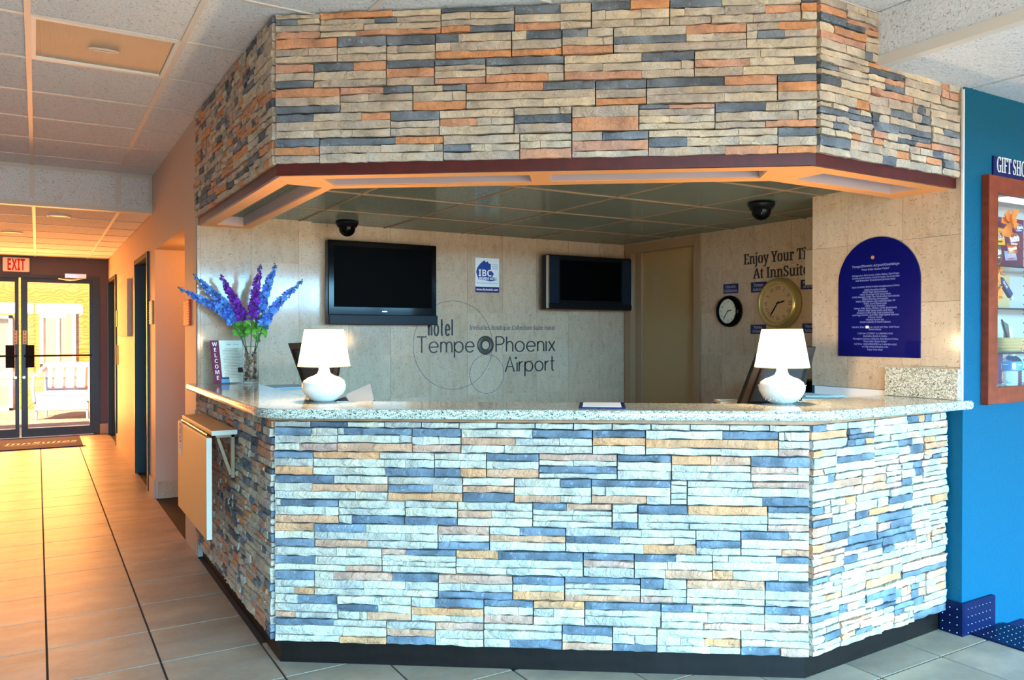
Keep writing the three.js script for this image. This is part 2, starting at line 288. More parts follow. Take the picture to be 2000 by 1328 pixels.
// desk room: marble walls as tiles on backing
function marbleWall(name, label, axis, plane, dir, a0, a1, y0, y1, aOff, mats = M.marble) {
  const g = structGroup(name, label, 'wall'), P = 0.305, j = 0.0008;
  const mk = (a, b, c, d, t, o) => (axis === 'x' ? box(a, b, c, d, plane - dir * t, plane - dir * o) : box(plane - dir * t, plane - dir * o, c, d, a, b));
  part('backing', mk(a0, a1, 0, y1, 0.14, 0.004), M.joint, g);
  for (let a = aOff - 40 * P; a < a1; a += P) for (let y = 1.225 - 2 * P; y < y1; y += P) {
    const l = Math.max(a, a0), r = Math.min(a + P, a1), b = Math.max(y, y0), t = Math.min(y + P, y1);
    if (r - l < 0.015 || t - b < 0.015) continue;
    const q = mk(l + j, r - j, b + j, t - j, 0.012, 0); uvM(q, rnd() * 5, rnd() * 5);
    part('marble_tile', q, mats[Math.floor(rnd() * 3)], g);
  }
  return g;
}
marbleWall('wall_back', 'cream marble tiled wall behind the desk carrying the televisions', 'x', ZT, 1, 1.55, XC, 0.6, 2.16, 1.831);
marbleWall('wall_pier', 'cream marble pier behind the flower vase', 'x', -5.2, 1, XW + 0.002, 1.56, 0.6, 2.16, 1.17);
const clockWall = marbleWall('wall_clock', 'beige marble tiled wall carrying the clocks', 'z', XC, -1, -4.36, -2.88, 0.6, 2.16, -4.15);
part('backing', box(XC, XC + 0.16, 0, 2.16, ZT, -5.232), M.joint, clockWall);
part('backing', box(XC - 0.02, XC + 0.16, 2.117, 2.18, ZT, -4.3), M.joint, clockWall);
marbleWall('wall_arch', 'cream marble wall carrying the arched blue notice', 'z', XA, -1, -2.88, ZBL - 0.006, 1.10, 2.49, -2.66);
struct('wall_return', merge([box(XA + 0.14, XC + 0.3, 0, YC, -2.88, -2.4), box(XA + 0.001, XA + 0.2, 0, 1.1, -2.88, ZBL - 0.003)]), M.blue, 'blue painted wall end beside the stone desk', 'wall');
{ const sk = part('skirting', box(XA - 0.014, XA - 0.002, 0, 0.15, -2.155, ZBL + 0.012), M.rubber, scene.getObjectByName('wall_return'), 'dark blue studded rubber skirting'), q = []; for (let c = 0; c < 3; c++) for (let d = 0; d < 4; d++) q.push(new THREE.SphereGeometry(0.0032, 6, 4).translate(XA - 0.015, 0.12 - d * 0.036, -2.14 + c * 0.034)); part('studs', merge(q), M.stud, sk).userData.kind = 'stuff'; }
part('plinth', box(XA - 0.004, XA + 0.05, 0.9, 1.098, -2.86, -2.435), M.white, scene.getObjectByName('wall_return'), 'pale plinth under the marble');
part('corner_bead', box(XA - 0.004, XA + 0.004, 1.06, 2.49, ZBL - 0.008, ZBL + 0.002), M.white, scene.getObjectByName('wall_return'), 'white corner bead');
struct('wall_roof_space', merge([box(1.0, XC + 0.3, 2.14, YC, ZT - 0.14, ZT), box(XC, XC + 0.2, 2.14, YC, ZT, -2.4), box(XA, XC + 0.2, 2.49, YC + 0.05, -2.9, ZBL - 0.005)]), M.plenum, 'plain upper wall above the louvre ceiling', 'wall');
// door in the clock wall
{
  const g = new THREE.Group(); g.name = 'door_3'; scene.add(g); g.userData.kind = 'structure'; tag(g, 'glossy tan door in a brown frame beside the small television', 'door');
  const z0 = -5.232, z1 = -4.36, h = 2.118;
  part('frame', box(XC - 0.02, XC + 0.1, 0, h, z0, z0 + 0.075), M.tanFrame, g); part('frame', box(XC - 0.02, XC + 0.1, 0, h, z1 - 0.06, z1), M.tanFrame, g);
  part('frame', box(XC - 0.018, XC + 0.1, h - 0.075, h, z0 + 0.075, z1 - 0.06), M.tanFrame, g);
  part('stop', box(XC + 0.03, XC + 0.05, 0, h - 0.07, z0 + 0.075, z0 + 0.15), M.tanFrame, g);
  part('door_leaf', box(XC + 0.05, XC + 0.095, 0.01, h - 0.075, z0 + 0.07, z1 - 0.05), M.tanDoor, g);
}
struct('wall_behind_door', box(XC + 0.1, XC + 0.2, 0, 2.2, ZT - 0.1, -4.2), M.plenum, 'dark wall closing the doorway', 'wall');

// blue wall with the cabinet niche, right wall, front glazing
const cab = { x0: 3.767, x1: 4.95, y0: 1.052, y1: 2.113 };
const blueWall = structGroup('wall_blue', 'bright blue painted wall beside the stairs', 'wall');
part('plaster', merge([box(XA + 0.002, cab.x0 + 0.05, -1.3, YR + 0.2, ZBL - 0.25, ZBL), box(cab.x1 - 0.05, XR, -1.3, YR + 0.2, ZBL - 0.25, ZBL), box(cab.x0 + 0.05, cab.x1 - 0.05, -1.3, cab.y0 + 0.05, ZBL - 0.25, ZBL), box(cab.x0 + 0.05, cab.x1 - 0.05, cab.y1 - 0.05, YR + 0.2, ZBL - 0.25, ZBL)]), M.blue, blueWall);
struct('wall_east', box(XR, XR + 0.15, -1.3, YC + 0.1, ZBL - 0.3, ZS), M.lobby, 'tan wall beyond the stairs', 'wall');
const front = structGroup('wall_front', 'glazed shopfront wall behind the viewer', 'wall');
part('lintel', box(XL - 0.15, XR + 0.15, 2.3, YC + 0.3, ZS, ZS + 0.2), M.lobby, front);
part('pier', merge([box(XL - 0.15, -1.4, -0.2, 2.3, ZS, ZS + 0.2), box(6.6, XR + 0.15, -1.3, 2.3, ZS, ZS + 0.2), box(XST, 6.6, -1.3, 0, ZS, ZS + 0.2)]), M.lobby, front);
for (let i = 0; i <= 6; i++) part('mullion', box(-1.4 + i * 1.3333 - 0.03, -1.4 + i * 1.3333 + 0.03, 0, 2.3, ZS + 0.05, ZS + 0.13), M.doorMetal, front);
for (let i = 0; i < 6; i++) part('pane', box(-1.4 + i * 1.3333 + 0.03, -1.4 + (i + 1) * 1.3333 - 0.03, 0.05, 2.3, ZS + 0.086, ZS + 0.09), M.glass, front);
part('sill', box(-1.4, 6.6, -0.01, 0.05, ZS + 0.03, ZS + 0.15), M.doorMetal, front);
// outside ground
struct('ground_street', box(-30, 34, -0.35, -0.12, ZS + 0.2, 40), M.concrete, 'sunlit pavement outside the shopfront', 'ground');

// ---------------------------------------------------------------- stairs going down at the blue wall
{
  const g = thing('stair_flight', 'dark blue rubber studded stairs leading down along the blue wall', 'stairs');
  const run = 0.27, rise = 0.165;
  const studs = [];
  const stud = (x, y, z) => { const s = new THREE.SphereGeometry(0.0032, 6, 4); s.scale(1, 0.6, 1); s.translate(x, y, z); studs.push(s); };
  for (let i = 0; i < 7; i++) {
    const x0 = XST + i * run, y = 0.004 - i * rise;
    part('tread', box(x0, x0 + run, y - 0.03, y, ZBL + 0.013, ZS - 0.01), M.rubber, g);
    part('riser', box(x0 + run - 0.012, x0 + run, y - rise, y - 0.004, ZBL + 0.013, ZS - 0.01), M.rubber, g);
    if (i < 3) for (let a = 0; a < 7; a++) for (let b = 0; b < 26; b++) stud(x0 + 0.03 + a * 0.036, y, ZBL + 0.05 + b * 0.034);
  }
  part('tread', box(XST + 7 * run, XR - 0.01, -7 * rise - 0.03, -7 * rise, ZBL + 0.013, ZS - 0.01), M.rubber, g);
  part('nosing', box(XST - 0.012, XST + 0.012, -0.05, 0.008, ZBL + 0.013, ZS - 0.01), M.rubber, g);
  for (let i = 0; i < 4; i++) {
    const a = XST + i * run + (i ? 0.0 : -0.06), b = XST + (i + 1) * run - 0.07, y = 0.15 - i * rise;
    const s = new THREE.Shape(); s.moveTo(a, y - 0.5); s.lineTo(a, y); s.lineTo(b - 0.02, y); s.quadraticCurveTo(b, y, b, y - 0.02); s.lineTo(b, y - 0.5);
    part('skirting', new THREE.ExtrudeGeometry(s, { depth: 0.012, bevelEnabled: false }).translate(0, 0, ZBL), M.rubber, g);
    for (let c = 0; c < 7; c++) for (let d = 0; d < 4; d++) stud(a + 0.03 + c * 0.03, y - 0.03 - d * 0.036, ZBL + 0.014);
  }
    const st = part('raised_studs', merge(studs), M.stud, g, 'small pale round studs'); st.userData.kind = 'stuff';
}

// ---------------------------------------------------------------- stone veneer
const kinds = { C: M.cream, G: M.grey, O: M.orange };
function stoneGeo(w, h, dep) {
  const nx = Math.max(2, Math.min(6, Math.round(w / 0.035))), ny = 2, pos = [], uv = [], idx = [], ou = rnd() * 7, ov = rnd() * 7;
  const slope = rr(-0.2, 0.2) * dep;
  const X = (i, j) => -w / 2 + w * i / nx + (i && i < nx ? rr(-0.2, 0.2) * w / nx : 0);
  const top = [], bot = [];
  for (let i = 0; i <= nx; i++) { top.push(rr(-0.0035, 0.001)); bot.push(rr(-0.001, 0.0035)); }
  const F = [];
  for (let j = 0; j <= ny; j++) for (let i = 0; i <= nx; i++) {
    const y = -h / 2 + h * j / ny + (j === ny ? top[i] : j === 0 ? bot[i] : rr(-0.15, 0.15) * h), x = X(i, j);
    const edge = (j === 0 || j === ny || i === 0 || i === nx) ? -0.28 * Math.min(dep, 0.03) : 0;
    F.push([x, y, dep + edge * rr(0.4, 1.2) + rr(-0.1, 0.1) * dep + slope * (2 * i / nx - 1) * 0.5]);
  }
  const put = (q) => { pos.push(...q); uv.push(q[0] + ou + (q[2] - dep), q[1] + ov + (q[2] - dep)); return pos.length / 3 - 1; };
  const quad = (a, b, c, d) => { const k = [a, b, c, d].map(put); idx.push(k[0], k[1], k[2], k[0], k[2], k[3]); };
  const at = (i, j) => F[j * (nx + 1) + i], bk = (p) => [p[0], p[1], -0.004];
  F.forEach(put);
  for (let j = 0; j < ny; j++) for (let i = 0; i < nx; i++) { const o = j * (nx + 1) + i, p = o + nx + 1; if ((i + j) % 2) idx.push(o, o + 1, p + 1, o, p + 1, p); else idx.push(o, o + 1, p, o + 1, p + 1, p); }
  for (let i = 0; i < nx; i++) { quad(bk(at(i, 0)), bk(at(i + 1, 0)), at(i + 1, 0), at(i, 0)); quad(at(i, ny), at(i + 1, ny), bk(at(i + 1, ny)), bk(at(i, ny))); }
  for (let j = 0; j < ny; j++) { quad(bk(at(0, j)), at(0, j), at(0, j + 1), bk(at(0, j + 1))); quad(at(nx, j), bk(at(nx, j)), bk(at(nx, j + 1)), at(nx, j + 1)); }
  const g = new THREE.BufferGeometry(); g.setAttribute('position', new THREE.Float32BufferAttribute(pos, 3)); g.setAttribute('uv', new THREE.Float32BufferAttribute(uv, 2)); g.setIndex(idx); g.computeVertexNormals(); return g;
}
// a course of ledge-stone panels: panels = [[u0, u1, 'rows/..']]; rows of letters with width weights
function layPanels(list, face, y0, y1, panels) {
  for (const [u0, u1, spec] of panels) {
    const rows = spec.split('/'), hs = rows.map(() => rr(0.8, 1.25)), sum = hs.reduce((a, b) => a + b, 0), out = rr(0, 0.007);
    let y = y1;
    rows.forEach((row, ri) => {
      const h = (y1 - y0) * hs[ri] / sum, st = [...row.matchAll(/([CGO])([\d.]*)/g)].map((m) => [m[1], m[2] ? parseFloat(m[2]) : 1]), tot = st.reduce((a, s) => a + s[1], 0);
      let u = u0;
      for (const [k, w0] of st) {
        const w = (u1 - u0) * w0 / tot, e0 = u === u0 ? 0.0022 : 0.0008, e1 = Math.abs(u + w - u1) < 1e-6 ? 0.0022 : 0.0008;
        const ya = y - h + (ri === rows.length - 1 ? 0.0018 : 0.0006), yb = y - (ri === 0 ? 0.0018 : 0.0006);
        list.push({ face, u0: u + e0, u1: u + w - e1, y0: ya, y1: yb, kind: k, dep: out + rr(0.019, 0.028) });
        u += w;
      }
      y -= h;
    });
  }
}
function randomPanels(len, dense = 1) {
  const out = []; let u = 0;
  const row = () => { const k = rnd(); const c = () => { const q = rnd(); return q < 0.6 ? 'C' : q < 0.81 ? 'G' : 'O'; }; return k < 0.4 ? c() : k < 0.85 ? c() + rr(3, 7).toFixed(1) + c() + rr(3, 7).toFixed(1) : c() + '3' + c() + '4' + c() + '3'; };
  while (u < len - 0.001) { let w = rr(0.14, 0.34) * dense; if (len - u - w < 0.1) w = len - u; out.push([u, u + w, rnd() < 0.25 ? `${row()}/${row()}/${row()}/${row()}` : `${row()}/${row()}/${row()}`]); u += w; }
  return out;
}
function face(p0, p1) { const a = V(p0[0], 0, p0[1]), b = V(p1[0], 0, p1[1]), d = b.clone().sub(a), len = d.length(); d.normalize(); const n = V(-d.z, 0, d.x); return { a, d, n: n.multiplyScalar(1), len, yaw: Math.atan2(-d.z, d.x) }; }
function buildStones(list, root) {
  const area = (s) => { const c = s.face.a.clone().addScaledVector(s.face.d, (s.u0 + s.u1) / 2); const view = V(-c.x, 0, -c.z).normalize(); return (s.u1 - s.u0) * (s.y1 - s.y0) * Math.max(0.05, view.dot(s.face.n)) / c.lengthSq() * (s.hidden ? 0 : 1); };
  list.sort((a, b) => area(b) - area(a));
  const rest = new Map();
  list.forEach((s, i) => {
    const g = stoneGeo(s.u1 - s.u0, s.y1 - s.y0, s.dep), m = kinds[s.kind][Math.floor(rnd() * kinds[s.kind].length)];
    const c = s.face.a.clone().addScaledVector(s.face.d, (s.u0 + s.u1) / 2); c.y = (s.y0 + s.y1) / 2;
    if (i < 300) { const o = mesh('stone', g, m, root); o.position.copy(c); o.rotation.y = s.face.yaw; } else { g.applyMatrix4(new THREE.Matrix4().makeRotationY(s.face.yaw).setPosition(c)); if (!rest.has(m)) rest.set(m, []); rest.get(m).push(g); }
  });
  if (rest.size) {
    const geos = [], mats = []; for (const [m, l] of rest) { geos.push(merge(l)); mats.push(m); }
    const o = mesh('small_stones', mergeGeometries(geos, true), mats, root); o.userData.kind = 'stuff'; o.userData.label = 'further stones of the veneer';
  }
}
// panel patterns read off the photograph, x in pixels
const lowerRows = [
  [829, 878, [525, 'G7C1C4/C4C6/C4O6'], [662, 'C1G3G8/C10C2/O'], [807, 'G/C2C3C4/O'], [902, 'C6G5/O5C4C3/C4C8'], [1157, 'G/O/C3C2'], [1260, 'C7G5/O/C6C4.5'], [1518, 'C1C1C3/C/O'], 1596],
  [878, 927, [525, 'G/C/O'], [614, 'O10C8/C10C3C4/C9G6'], [850, 'C/C4C4/G5O5'], [951, 'G/C/O'], [1053, 'O/C4C5/G/C'], [1205, 'G/C/C'], [1310, 'O5O5/C5C5/C'], [1464, 'G/O8C2/C'], 1596],
  [927, 976, [525, 'G9C2C6/C5O10/C10C4'], [760, 'C/G6C4/O'], [905, 'C/O/G'], [1005, 'C6G4/C/O6C4'], [1155, 'G/C2C9/O7C3'], [1309, 'C/C/C/C'], [1341, 'C7O6/C10C3/C8G5'], 1596],
  [976, 1025, [525, 'C1G9/C8C2/O'], [664, 'C/C/C2G8'], [793, 'C/C/G'], [895, 'C/O5C2C4/C'], [1041, 'G6O8/C/C6C6/C'], [1195, 'C/C/G'], [1245, 'G7O11/C/C8C12'], [1497, 'G/C/C7C3/O'], 1596],
  [1025, 1075, [525, 'O/C7C3/G'], [617, 'G8C11/C2C12C5/O9C9C3'], [857, 'O/C/G'], [957, 'C4G6/O/C'], [1105, 'C7C5/G5C5C2/C6O4'], [1358, 'C/G/C'], [1445, 'G7C3/C/C6O4'], 1594],
  [1075, 1119, [527, 'C7C5/G5C8/C8O4'], [748, 'O3G6/C/C6C4/C'], [892, 'O5G10/C/C6C9'], [1139, 'G/O/C'], [1238, 'G8C1C6/C6C8/C6O9'], [1390, 'C3C9G6/C/O4C9C6'], 1594],
  [1119, 1166, [527, 'G/C/C5O5'], [617, 'C3O9G7/C6C5C4/C8C12'], [858, 'O/C3C7/G'], [1002, 'G/C/O'], [1103, 'G/C/C/O'], [1250, 'G5C5/C/O7C3'], [1340, 'O/C6C4/C'], [1492, 'G/C/C'], 1592],
  [1166, 1214, [527, 'C4G7/C/O4C8'], [662, 'C8C6/G5C4/C3C1O6'], [805, 'C4G8/O/C6C5'], [946, 'G/C7C3/O'], [1042, 'O/C4C6/C'], [1142, 'G/C6C6/C'], [1290, 'G4C9/C5C6/C5O7'], [1491, 'G/C8C2/O'], 1592],
  [1214, 1262, [527, 'G10C9/C8C5/C10O7'], [757, 'C/O/G'], [852, 'O/C/C'], [946, 'C/C/C4G8'], [1098, 'G/C/O'], [1196, 'C/C5C5/G'], [1282, 'C6C5/C4C4O6/C7C4'], [1445, 'C/C5C9/G7O5'], 1592],
];
const upperRows = [
  [28, 83, [533, 'C/G5C5/C6C4/O'], [628, 'O6C4/C5G2C4/C4C7/C3O7'], [863, 'G/C4C6/C/O4G6'], [1006, 'G6C4/C/O6C4'], [1155, 'G5O5/C2C5C4/C6C5'], [1307, 'G10C15/C3C8C8O7/C8C8C9'], [1562, 'G/O/C'], 1591],
  [83, 129, [533, 'O/C6C5/C'], [662, 'G/C2C7/C'], [757, 'G/C2C7/C'], [852, 'G3C7/C2C8/O'], [1000, 'C3G7/C/O'], [1098, 'G5C5/C8C2/O'], [1198, 'C11O9/G11C9/C'], [1456, 'C6O7/C2G5C6/C'], 1591],
  [129, 180, [533, 'O/C5C5/G'], [616, 'G6O5/C5C6/C'], [757, 'G/O/C'], [850, 'G/C4C6/C/O'], [950, 'G/C2C8/O8C2'], [1102, 'C6G4/C3C6C1/O6C4'], [1355, 'C6C5/O5C4G2/C4C6'], 1591],
  [180, 226, [533, 'O/C5C5/G'], [667, 'O6G4/C4C6/C'], [808, 'C5G4/C6C2/O'], [912, 'O6G4/C/C6C4'], [1163, 'G/C/O'], [1262, 'G6O4/C/C6C4'], [1516, 'G/O/C'], 1591],
  [226, 271, [533, 'G4C5O3/C/C4C4C4'], [765, 'G/C/C'], [860, 'C/O5C2C3/C'], [1005, 'C8C2/G/C'], [1117, 'C/O'], [1247, 'G4O6/C/C4C6/C'], [1395, 'G5C5/C4C5C2/C5O5'], 1591],
  [271, 322, [533, 'G/O/C'], [627, 'G8O5/C7C6C1/C5C8'], [867, 'C/G4C2C5/C'], [1016, 'C/C4C6/O'], [1117, 'C4G6/O/C'], [1266, 'C4C3C3/G3C4C3/C6O4'], [1517, 'G/C4C6/O'], 1591],
];
function rowsOnFace(list, f, rows, yTop, yBot) {
  const h = (yTop - yBot) / rows.length, n = f.n;
  rows.forEach((r, i) => {
    const y1 = yTop - i * h, y0 = y1 - h, ps = r.slice(2, -1), ends = [...ps.slice(1).map((p) => p[0]), r[r.length - 1]], ym = (r[0] + r[1]) / 2;
    const at = (x) => Math.max(0, Math.min(f.len, hit(x, ym, n, f.a).sub(f.a).dot(f.d)));
    layPanels(list, f, y0, y1, ps.map((p, k) => [k ? at(p[0]) : 0, k === ps.length - 1 ? f.len : at(ends[k]), p[1]]));
  });
}
function rowsRandom(list, f, n, yTop, yBot, dense) { const h = (yTop - yBot) / n; for (let i = 0; i < n; i++) layPanels(list, f, yTop - (i + 1) * h, yTop - i * h, randomPanels(f.len, dense)); }

// ---------------------------------------------------------------- reception desk
const toe = [[0.873, -5.19], [0.873, -3.366], [2.632, -2.125], [XA - 0.016, -2.16]];
function offsetPath(p, d) { // outward offset of an open plan path (outside lies toward the viewer)
  const L = []; for (let i = 0; i < p.length - 1; i++) { const f = face(p[i], p[i + 1]); L.push([f.a.clone().addScaledVector(f.n, d), f.d, f]); }
  const X = (A, B) => { const [a, u] = A, [b, v] = B, den = u.x * v.z - u.z * v.x, t = ((b.x - a.x) * v.z - (b.z - a.z) * v.x) / den; return [a.x + u.x * t, a.z + u.z * t]; };
  const out = [[L[0][0].x, L[0][0].z]]; for (let i = 1; i < L.length; i++) out.push(X(L[i - 1], L[i]));
  const e = L[L.length - 1], q = e[0].clone().addScaledVector(e[1], e[2].len); out.push([q.x, q.z]); return out;
}
function prism(poly, y0, y1) {
  const s = new THREE.Shape(poly.map(([x, z]) => new THREE.Vector2(x, -z)));
  const g = new THREE.ExtrudeGeometry(s, { depth: y1 - y0, bevelEnabled: false }); g.rotateX(-Math.PI / 2); g.translate(0, y0, 0); g.computeVertexNormals(); return uvM(g);
}
const ribbon = (outer, inner) => [...outer, ...[...inner].reverse()];
const YTOP = 1.075;
{
  const g = thing('reception_desk', 'reception desk faced with ledge stone in three angled sides', 'desk');
  const st = offsetPath(toe, 0.018);
  part('toe_kick', prism(ribbon(toe, offsetPath(toe, -0.06)), 0, 0.13), M.toe, g, 'dark stained wooden kick board');
  part('desk_body', prism(ribbon(st, offsetPath(toe, -0.1)), 0.1, 1.02), M.mortar, g);
  const stripO = offsetPath(toe, 0.045);
  part('wood_strip', prism(ribbon(stripO, offsetPath(toe, -0.1)), 1.02, 1.036), M.strip, g, 'thin reddish wood strip under the counter');
  const list = [];
  const fl = face(st[0], st[1]), ff = face(st[1], st[2]), fr = face(st[2], st[3]);
  rowsOnFace(list, ff, lowerRows, 0.992, 0.1);
  layPanels(list, ff, 0.992, 1.018, Array.from({ length: 14 }, (_, i) => [ff.len * i / 14, ff.len * (i + 1) / 14, rnd() < 0.25 ? 'G' : 'C']));
  rowsRandom(list, fr, 9, 1.018, 0.1, 0.8);
  rowsRandom(list, fl, 9, 1.018, 0.1, 0.75);
  buildStones(list, g);
  part('work_surface', prism([[1.2, -5.0], [1.2, -3.5], [2.75, -2.42], [3.6, -2.42], [3.6, -2.7], [2.95, -2.75], [1.85, -3.6], [1.85, -4.6]], 0.88, 0.91), M.mapleEdge, g, 'lower work surface behind the counter');
}
{
  const g = thing('granite_countertop', 'polished speckled granite countertop on the stone desk', 'countertop');
  const O = [[0.785, -5.18], [0.775, -3.285], [2.655, -2.045], [3.655, -2.03]];
  const I = [[1.16, -5.18], [1.13, -3.52], [2.70, -2.42], [3.59, -2.45]];
  const s = new THREE.Shape();
  const P = (q) => [q[0], -q[1]];
  s.moveTo(...P(O[0])); s.lineTo(0.778, 3.385); s.quadraticCurveTo(0.775, 3.29, 0.85, 3.236); s.lineTo(2.56, 2.107); s.quadraticCurveTo(2.655, 2.045, 2.77, 2.043); s.lineTo(3.63, 2.03); s.quadraticCurveTo(3.665, 2.03, 3.665, 2.055); s.lineTo(3.6, 2.075); s.lineTo(3.59, 2.45);
  s.lineTo(...P(I[2])); s.lineTo(...P(I[1])); s.lineTo(...P(I[0])); s.closePath();
  const b = 0.017, eg = new THREE.ExtrudeGeometry(s, { depth: 0.006, bevelEnabled: true, bevelSize: 0.012, bevelThickness: b, bevelSegments: 5, bevelOffset: -0.006, curveSegments: 10 });
  eg.rotateX(-Math.PI / 2); eg.translate(0, YTOP - 0.006 - b, 0); part('slab', uvM(eg), M.granite, g);
  part('backsplash', uvM(rbox(0.022, 0.142, 0.367, 0.004).translate(XA - 0.013, YTOP + 0.071, -2.2505)), M.granite, g, 'upright granite block against the marble wall');
}

// ---------------------------------------------------------------- stone canopy over the desk
const trimP = [[0.868, -5.2], [0.885, -3.40], [2.65, -2.105], [XA, -2.11]];
const inner = [[1.165, -5.2], [1.165, -3.567], [2.746, -2.406], [XA, -2.406]];
const HS = 2.045;
const holes = [];
{
  const g = thing('stone_canopy', 'overhead canopy faced with ledge stone above the reception desk', 'canopy');
  const s = new THREE.Shape(ribbon(trimP, inner).map(([x, z]) => new THREE.Vector2(x, -z)));
  const hole = (p, q, a, b, c, d) => { // strip between outer edge p..q, from a to b along it, from c to d inward
    const f = face(p, q); const pt = (u, v) => f.a.clone().addScaledVector(f.d, u).addScaledVector(f.n, -v);
    const c4 = [pt(a, c), pt(b, c), pt(b, d), pt(a, d)]; s.holes.push(new THREE.Path(c4.map((k) => new THREE.Vector2(k.x, -k.z)))); holes.push({ f, a, b, c, d, c4 });
  };
  const L01 = face(trimP[0], trimP[1]).len, L12 = face(trimP[1], trimP[2]).len;
  hole(trimP[0], trimP[1], 0.1, L01 - 0.16, 0.075, 0.235);
  hole(trimP[1], trimP[2], 0.16, L12 * 0.5 - 0.04, 0.075, 0.235);
  hole(trimP[1], trimP[2], L12 * 0.5 + 0.04, L12 - 0.16, 0.075, 0.235);
  hole(trimP[2], trimP[3], 0.16, 0.86, 0.075, 0.235);
  const sb = new THREE.ExtrudeGeometry(s, { depth: 0.07, bevelEnabled: false }); sb.rotateX(-Math.PI / 2); sb.translate(0, HS, 0);
  part('soffit_board', uvM(sb), M.soffit, g, 'orange painted underside');
  const names = ['left', 'front', 'side'];
  const core = offsetPath(trimP, -0.02);
  part('canopy_core', prism(ribbon(offsetPath(trimP, -0.001), offsetPath(trimP, -0.06)), HS + 0.071, YC + 0.02), M.mortar, g);
  part('inner_lining', prism(ribbon(offsetPath(trimP, -0.27), offsetPath(trimP, -0.3)), HS + 0.071, HS + 0.1), M.plenum, g);
  const to = offsetPath(trimP, 0.016);
  for (let i = 0; i < 3; i++) part('trim_board', prism([to[i], to[i + 1], trimP[i + 1], trimP[i]], HS, HS + 0.05), M.trim, g, 'dark cherry stained wood trim');
  const list = [], so = offsetPath(trimP, 0.012), fl = face(so[0], so[1]), ff = face(so[1], so[2]), fr = face(so[2], so[3]);
  rowsOnFace(list, ff, upperRows, YC - 0.005, HS + 0.045);
  rowsRandom(list, fr, 6, YC - 0.005, HS + 0.045, 0.95);
  rowsRandom(list, fl, 6, YC - 0.005, HS + 0.045, 0.9);
  buildStones(list, g);
}
// lights recessed in the canopy
holes.forEach((h, i) => {
  const lab = ['recessed strip light with pale louvre in the canopy beside the hallway', 'recessed strip light in the canopy over the lamp beside the flowers', 'recessed strip light in the canopy over the middle of the counter', 'recessed strip light in the canopy beside the arched notice'][i];
  const len = h.b - h.a, wid = h.d - h.c, c = h.f.a.clone().addScaledVector(h.f.d, (h.a + h.b) / 2).addScaledVector(h.f.n, -(h.c + h.d) / 2);
  const t = thing('recessed_light', lab, 'light', [c.x, HS + 0.055, c.z], h.f.yaw, 'strip lights in the canopy');
  part('housing', merge([box(-len / 2, len / 2, 0.03, 0.036, -wid / 2, wid / 2), box(-len / 2, len / 2, -0.05, 0.03, wid / 2 - 0.003, wid / 2), box(-len / 2, len / 2, -0.05, 0.03, -wid / 2, -wid / 2 + 0.003), box(-len / 2, -len / 2 + 0.003, -0.05, 0.03, -wid / 2, wid / 2), box(len / 2 - 0.003, len / 2, -0.05, 0.03, -wid / 2, wid / 2)]), M.recess, t, 'pale lavender painted sides');
  const fins = []; const nf = Math.round(len / 0.024);
  for (let k = 0; k < nf; k++) fins.push(box(-len / 2 + (k + 0.5) * len / nf - 0.001, -len / 2 + (k + 0.5) * len / nf + 0.001, 0, 0.02, -wid / 2, wid / 2));
  for (let k = 1; k < 7; k++) fins.push(box(-len / 2, len / 2, 0, 0.02, -wid / 2 + k * wid / 7 - 0.001, -wid / 2 + k * wid / 7 + 0.001));
  part('louvre', merge(fins), M.louver, t, 'egg-crate louvre');
});
// louvre ceiling inside the desk area
{
  const g = structGroup('ceiling_louvre', 'greenish metal egg-crate louvre ceiling over the desk area', 'ceiling');
  const P = 0.612, X0 = 1.48, Z0 = -4.035, Y = 2.12, xs = [], zs = [];
  const n = 36;
  for (let i = -2; i < 6; i++) for (let k = -3; k < 5; k++) {
    const x = X0 + (i + 0.5) * P, z = Z0 + (k + 0.5) * P;
    if (x - P / 2 < 0.86 || x + P / 2 > XC + 0.5 || z - P / 2 < ZT - 0.55) continue;
    // keep inside the canopy ring
    const f = face(inner[1], inner[2]); const dd = V(x, 0, z).sub(f.a).dot(f.n);
    if (dd > 0.32 || z > -2.3) continue;
    const a = Math.max(x - P / 2, 1.06), b = Math.min(x + P / 2, z > -2.9 ? XA : XC), c = Math.max(z - P / 2, ZT), d = Math.min(z + P / 2, -2.36);
    if (b - a < 0.03 || d - c < 0.03) continue;
    const fin = [], st = (P - 0.016) / n;
    for (let q = a + 0.008; q <= b - 0.007; q += st) { const e = Math.min(d, -3.517 + (q - 1.165) * 0.734); if (e - c > 0.03) fin.push(new THREE.BoxGeometry(0.0018, 0.012, e - c - 0.016).translate(q, 0.006, (c + e) / 2)); }
    for (let q = c + 0.008; q <= d - 0.007; q += st) { const e = Math.max(a, 1.165 + (q + 3.517) / 0.734); if (b - e > 0.03) fin.push(new THREE.BoxGeometry(b - e - 0.016, 0.012, 0.0018).translate((e + b) / 2, 0.006, q)); }
    if (!fin.length) continue;
    const m = mesh('louvre_panel', uvM(merge(fin)), M.louver, g); m.position.y = Y;
  }
  for (let i = -1; i < 5; i++) part('t_bar', box(X0 + i * P - 0.006, X0 + i * P + 0.006, Y - 0.004, Y + 0.02, ZT, i < 0 ? -4 : Math.min(-2.42, -3.567 + (X0 + i * P - 1.165) * 0.734)), M.grid, g);
  for (let k = -2; k < 3; k++) { const z = Z0 + k * P; part('t_bar', box(z > -3.56 ? 1.165 + (z + 3.567) / 0.734 : 1.165, z > -2.9 ? XA : XC, Y - 0.005, Y + 0.02, z - 0.006, z + 0.006), M.grid, g); }
  part('void_board', prism([[1.0, ZT], [1.0, -3.62], [2.72, -2.36], [XA, -2.36], [XA, -2.9], [XC, -2.9], [XC, ZT]], 2.34, 2.36), M.plenum, g, 'dark ceiling void');
}

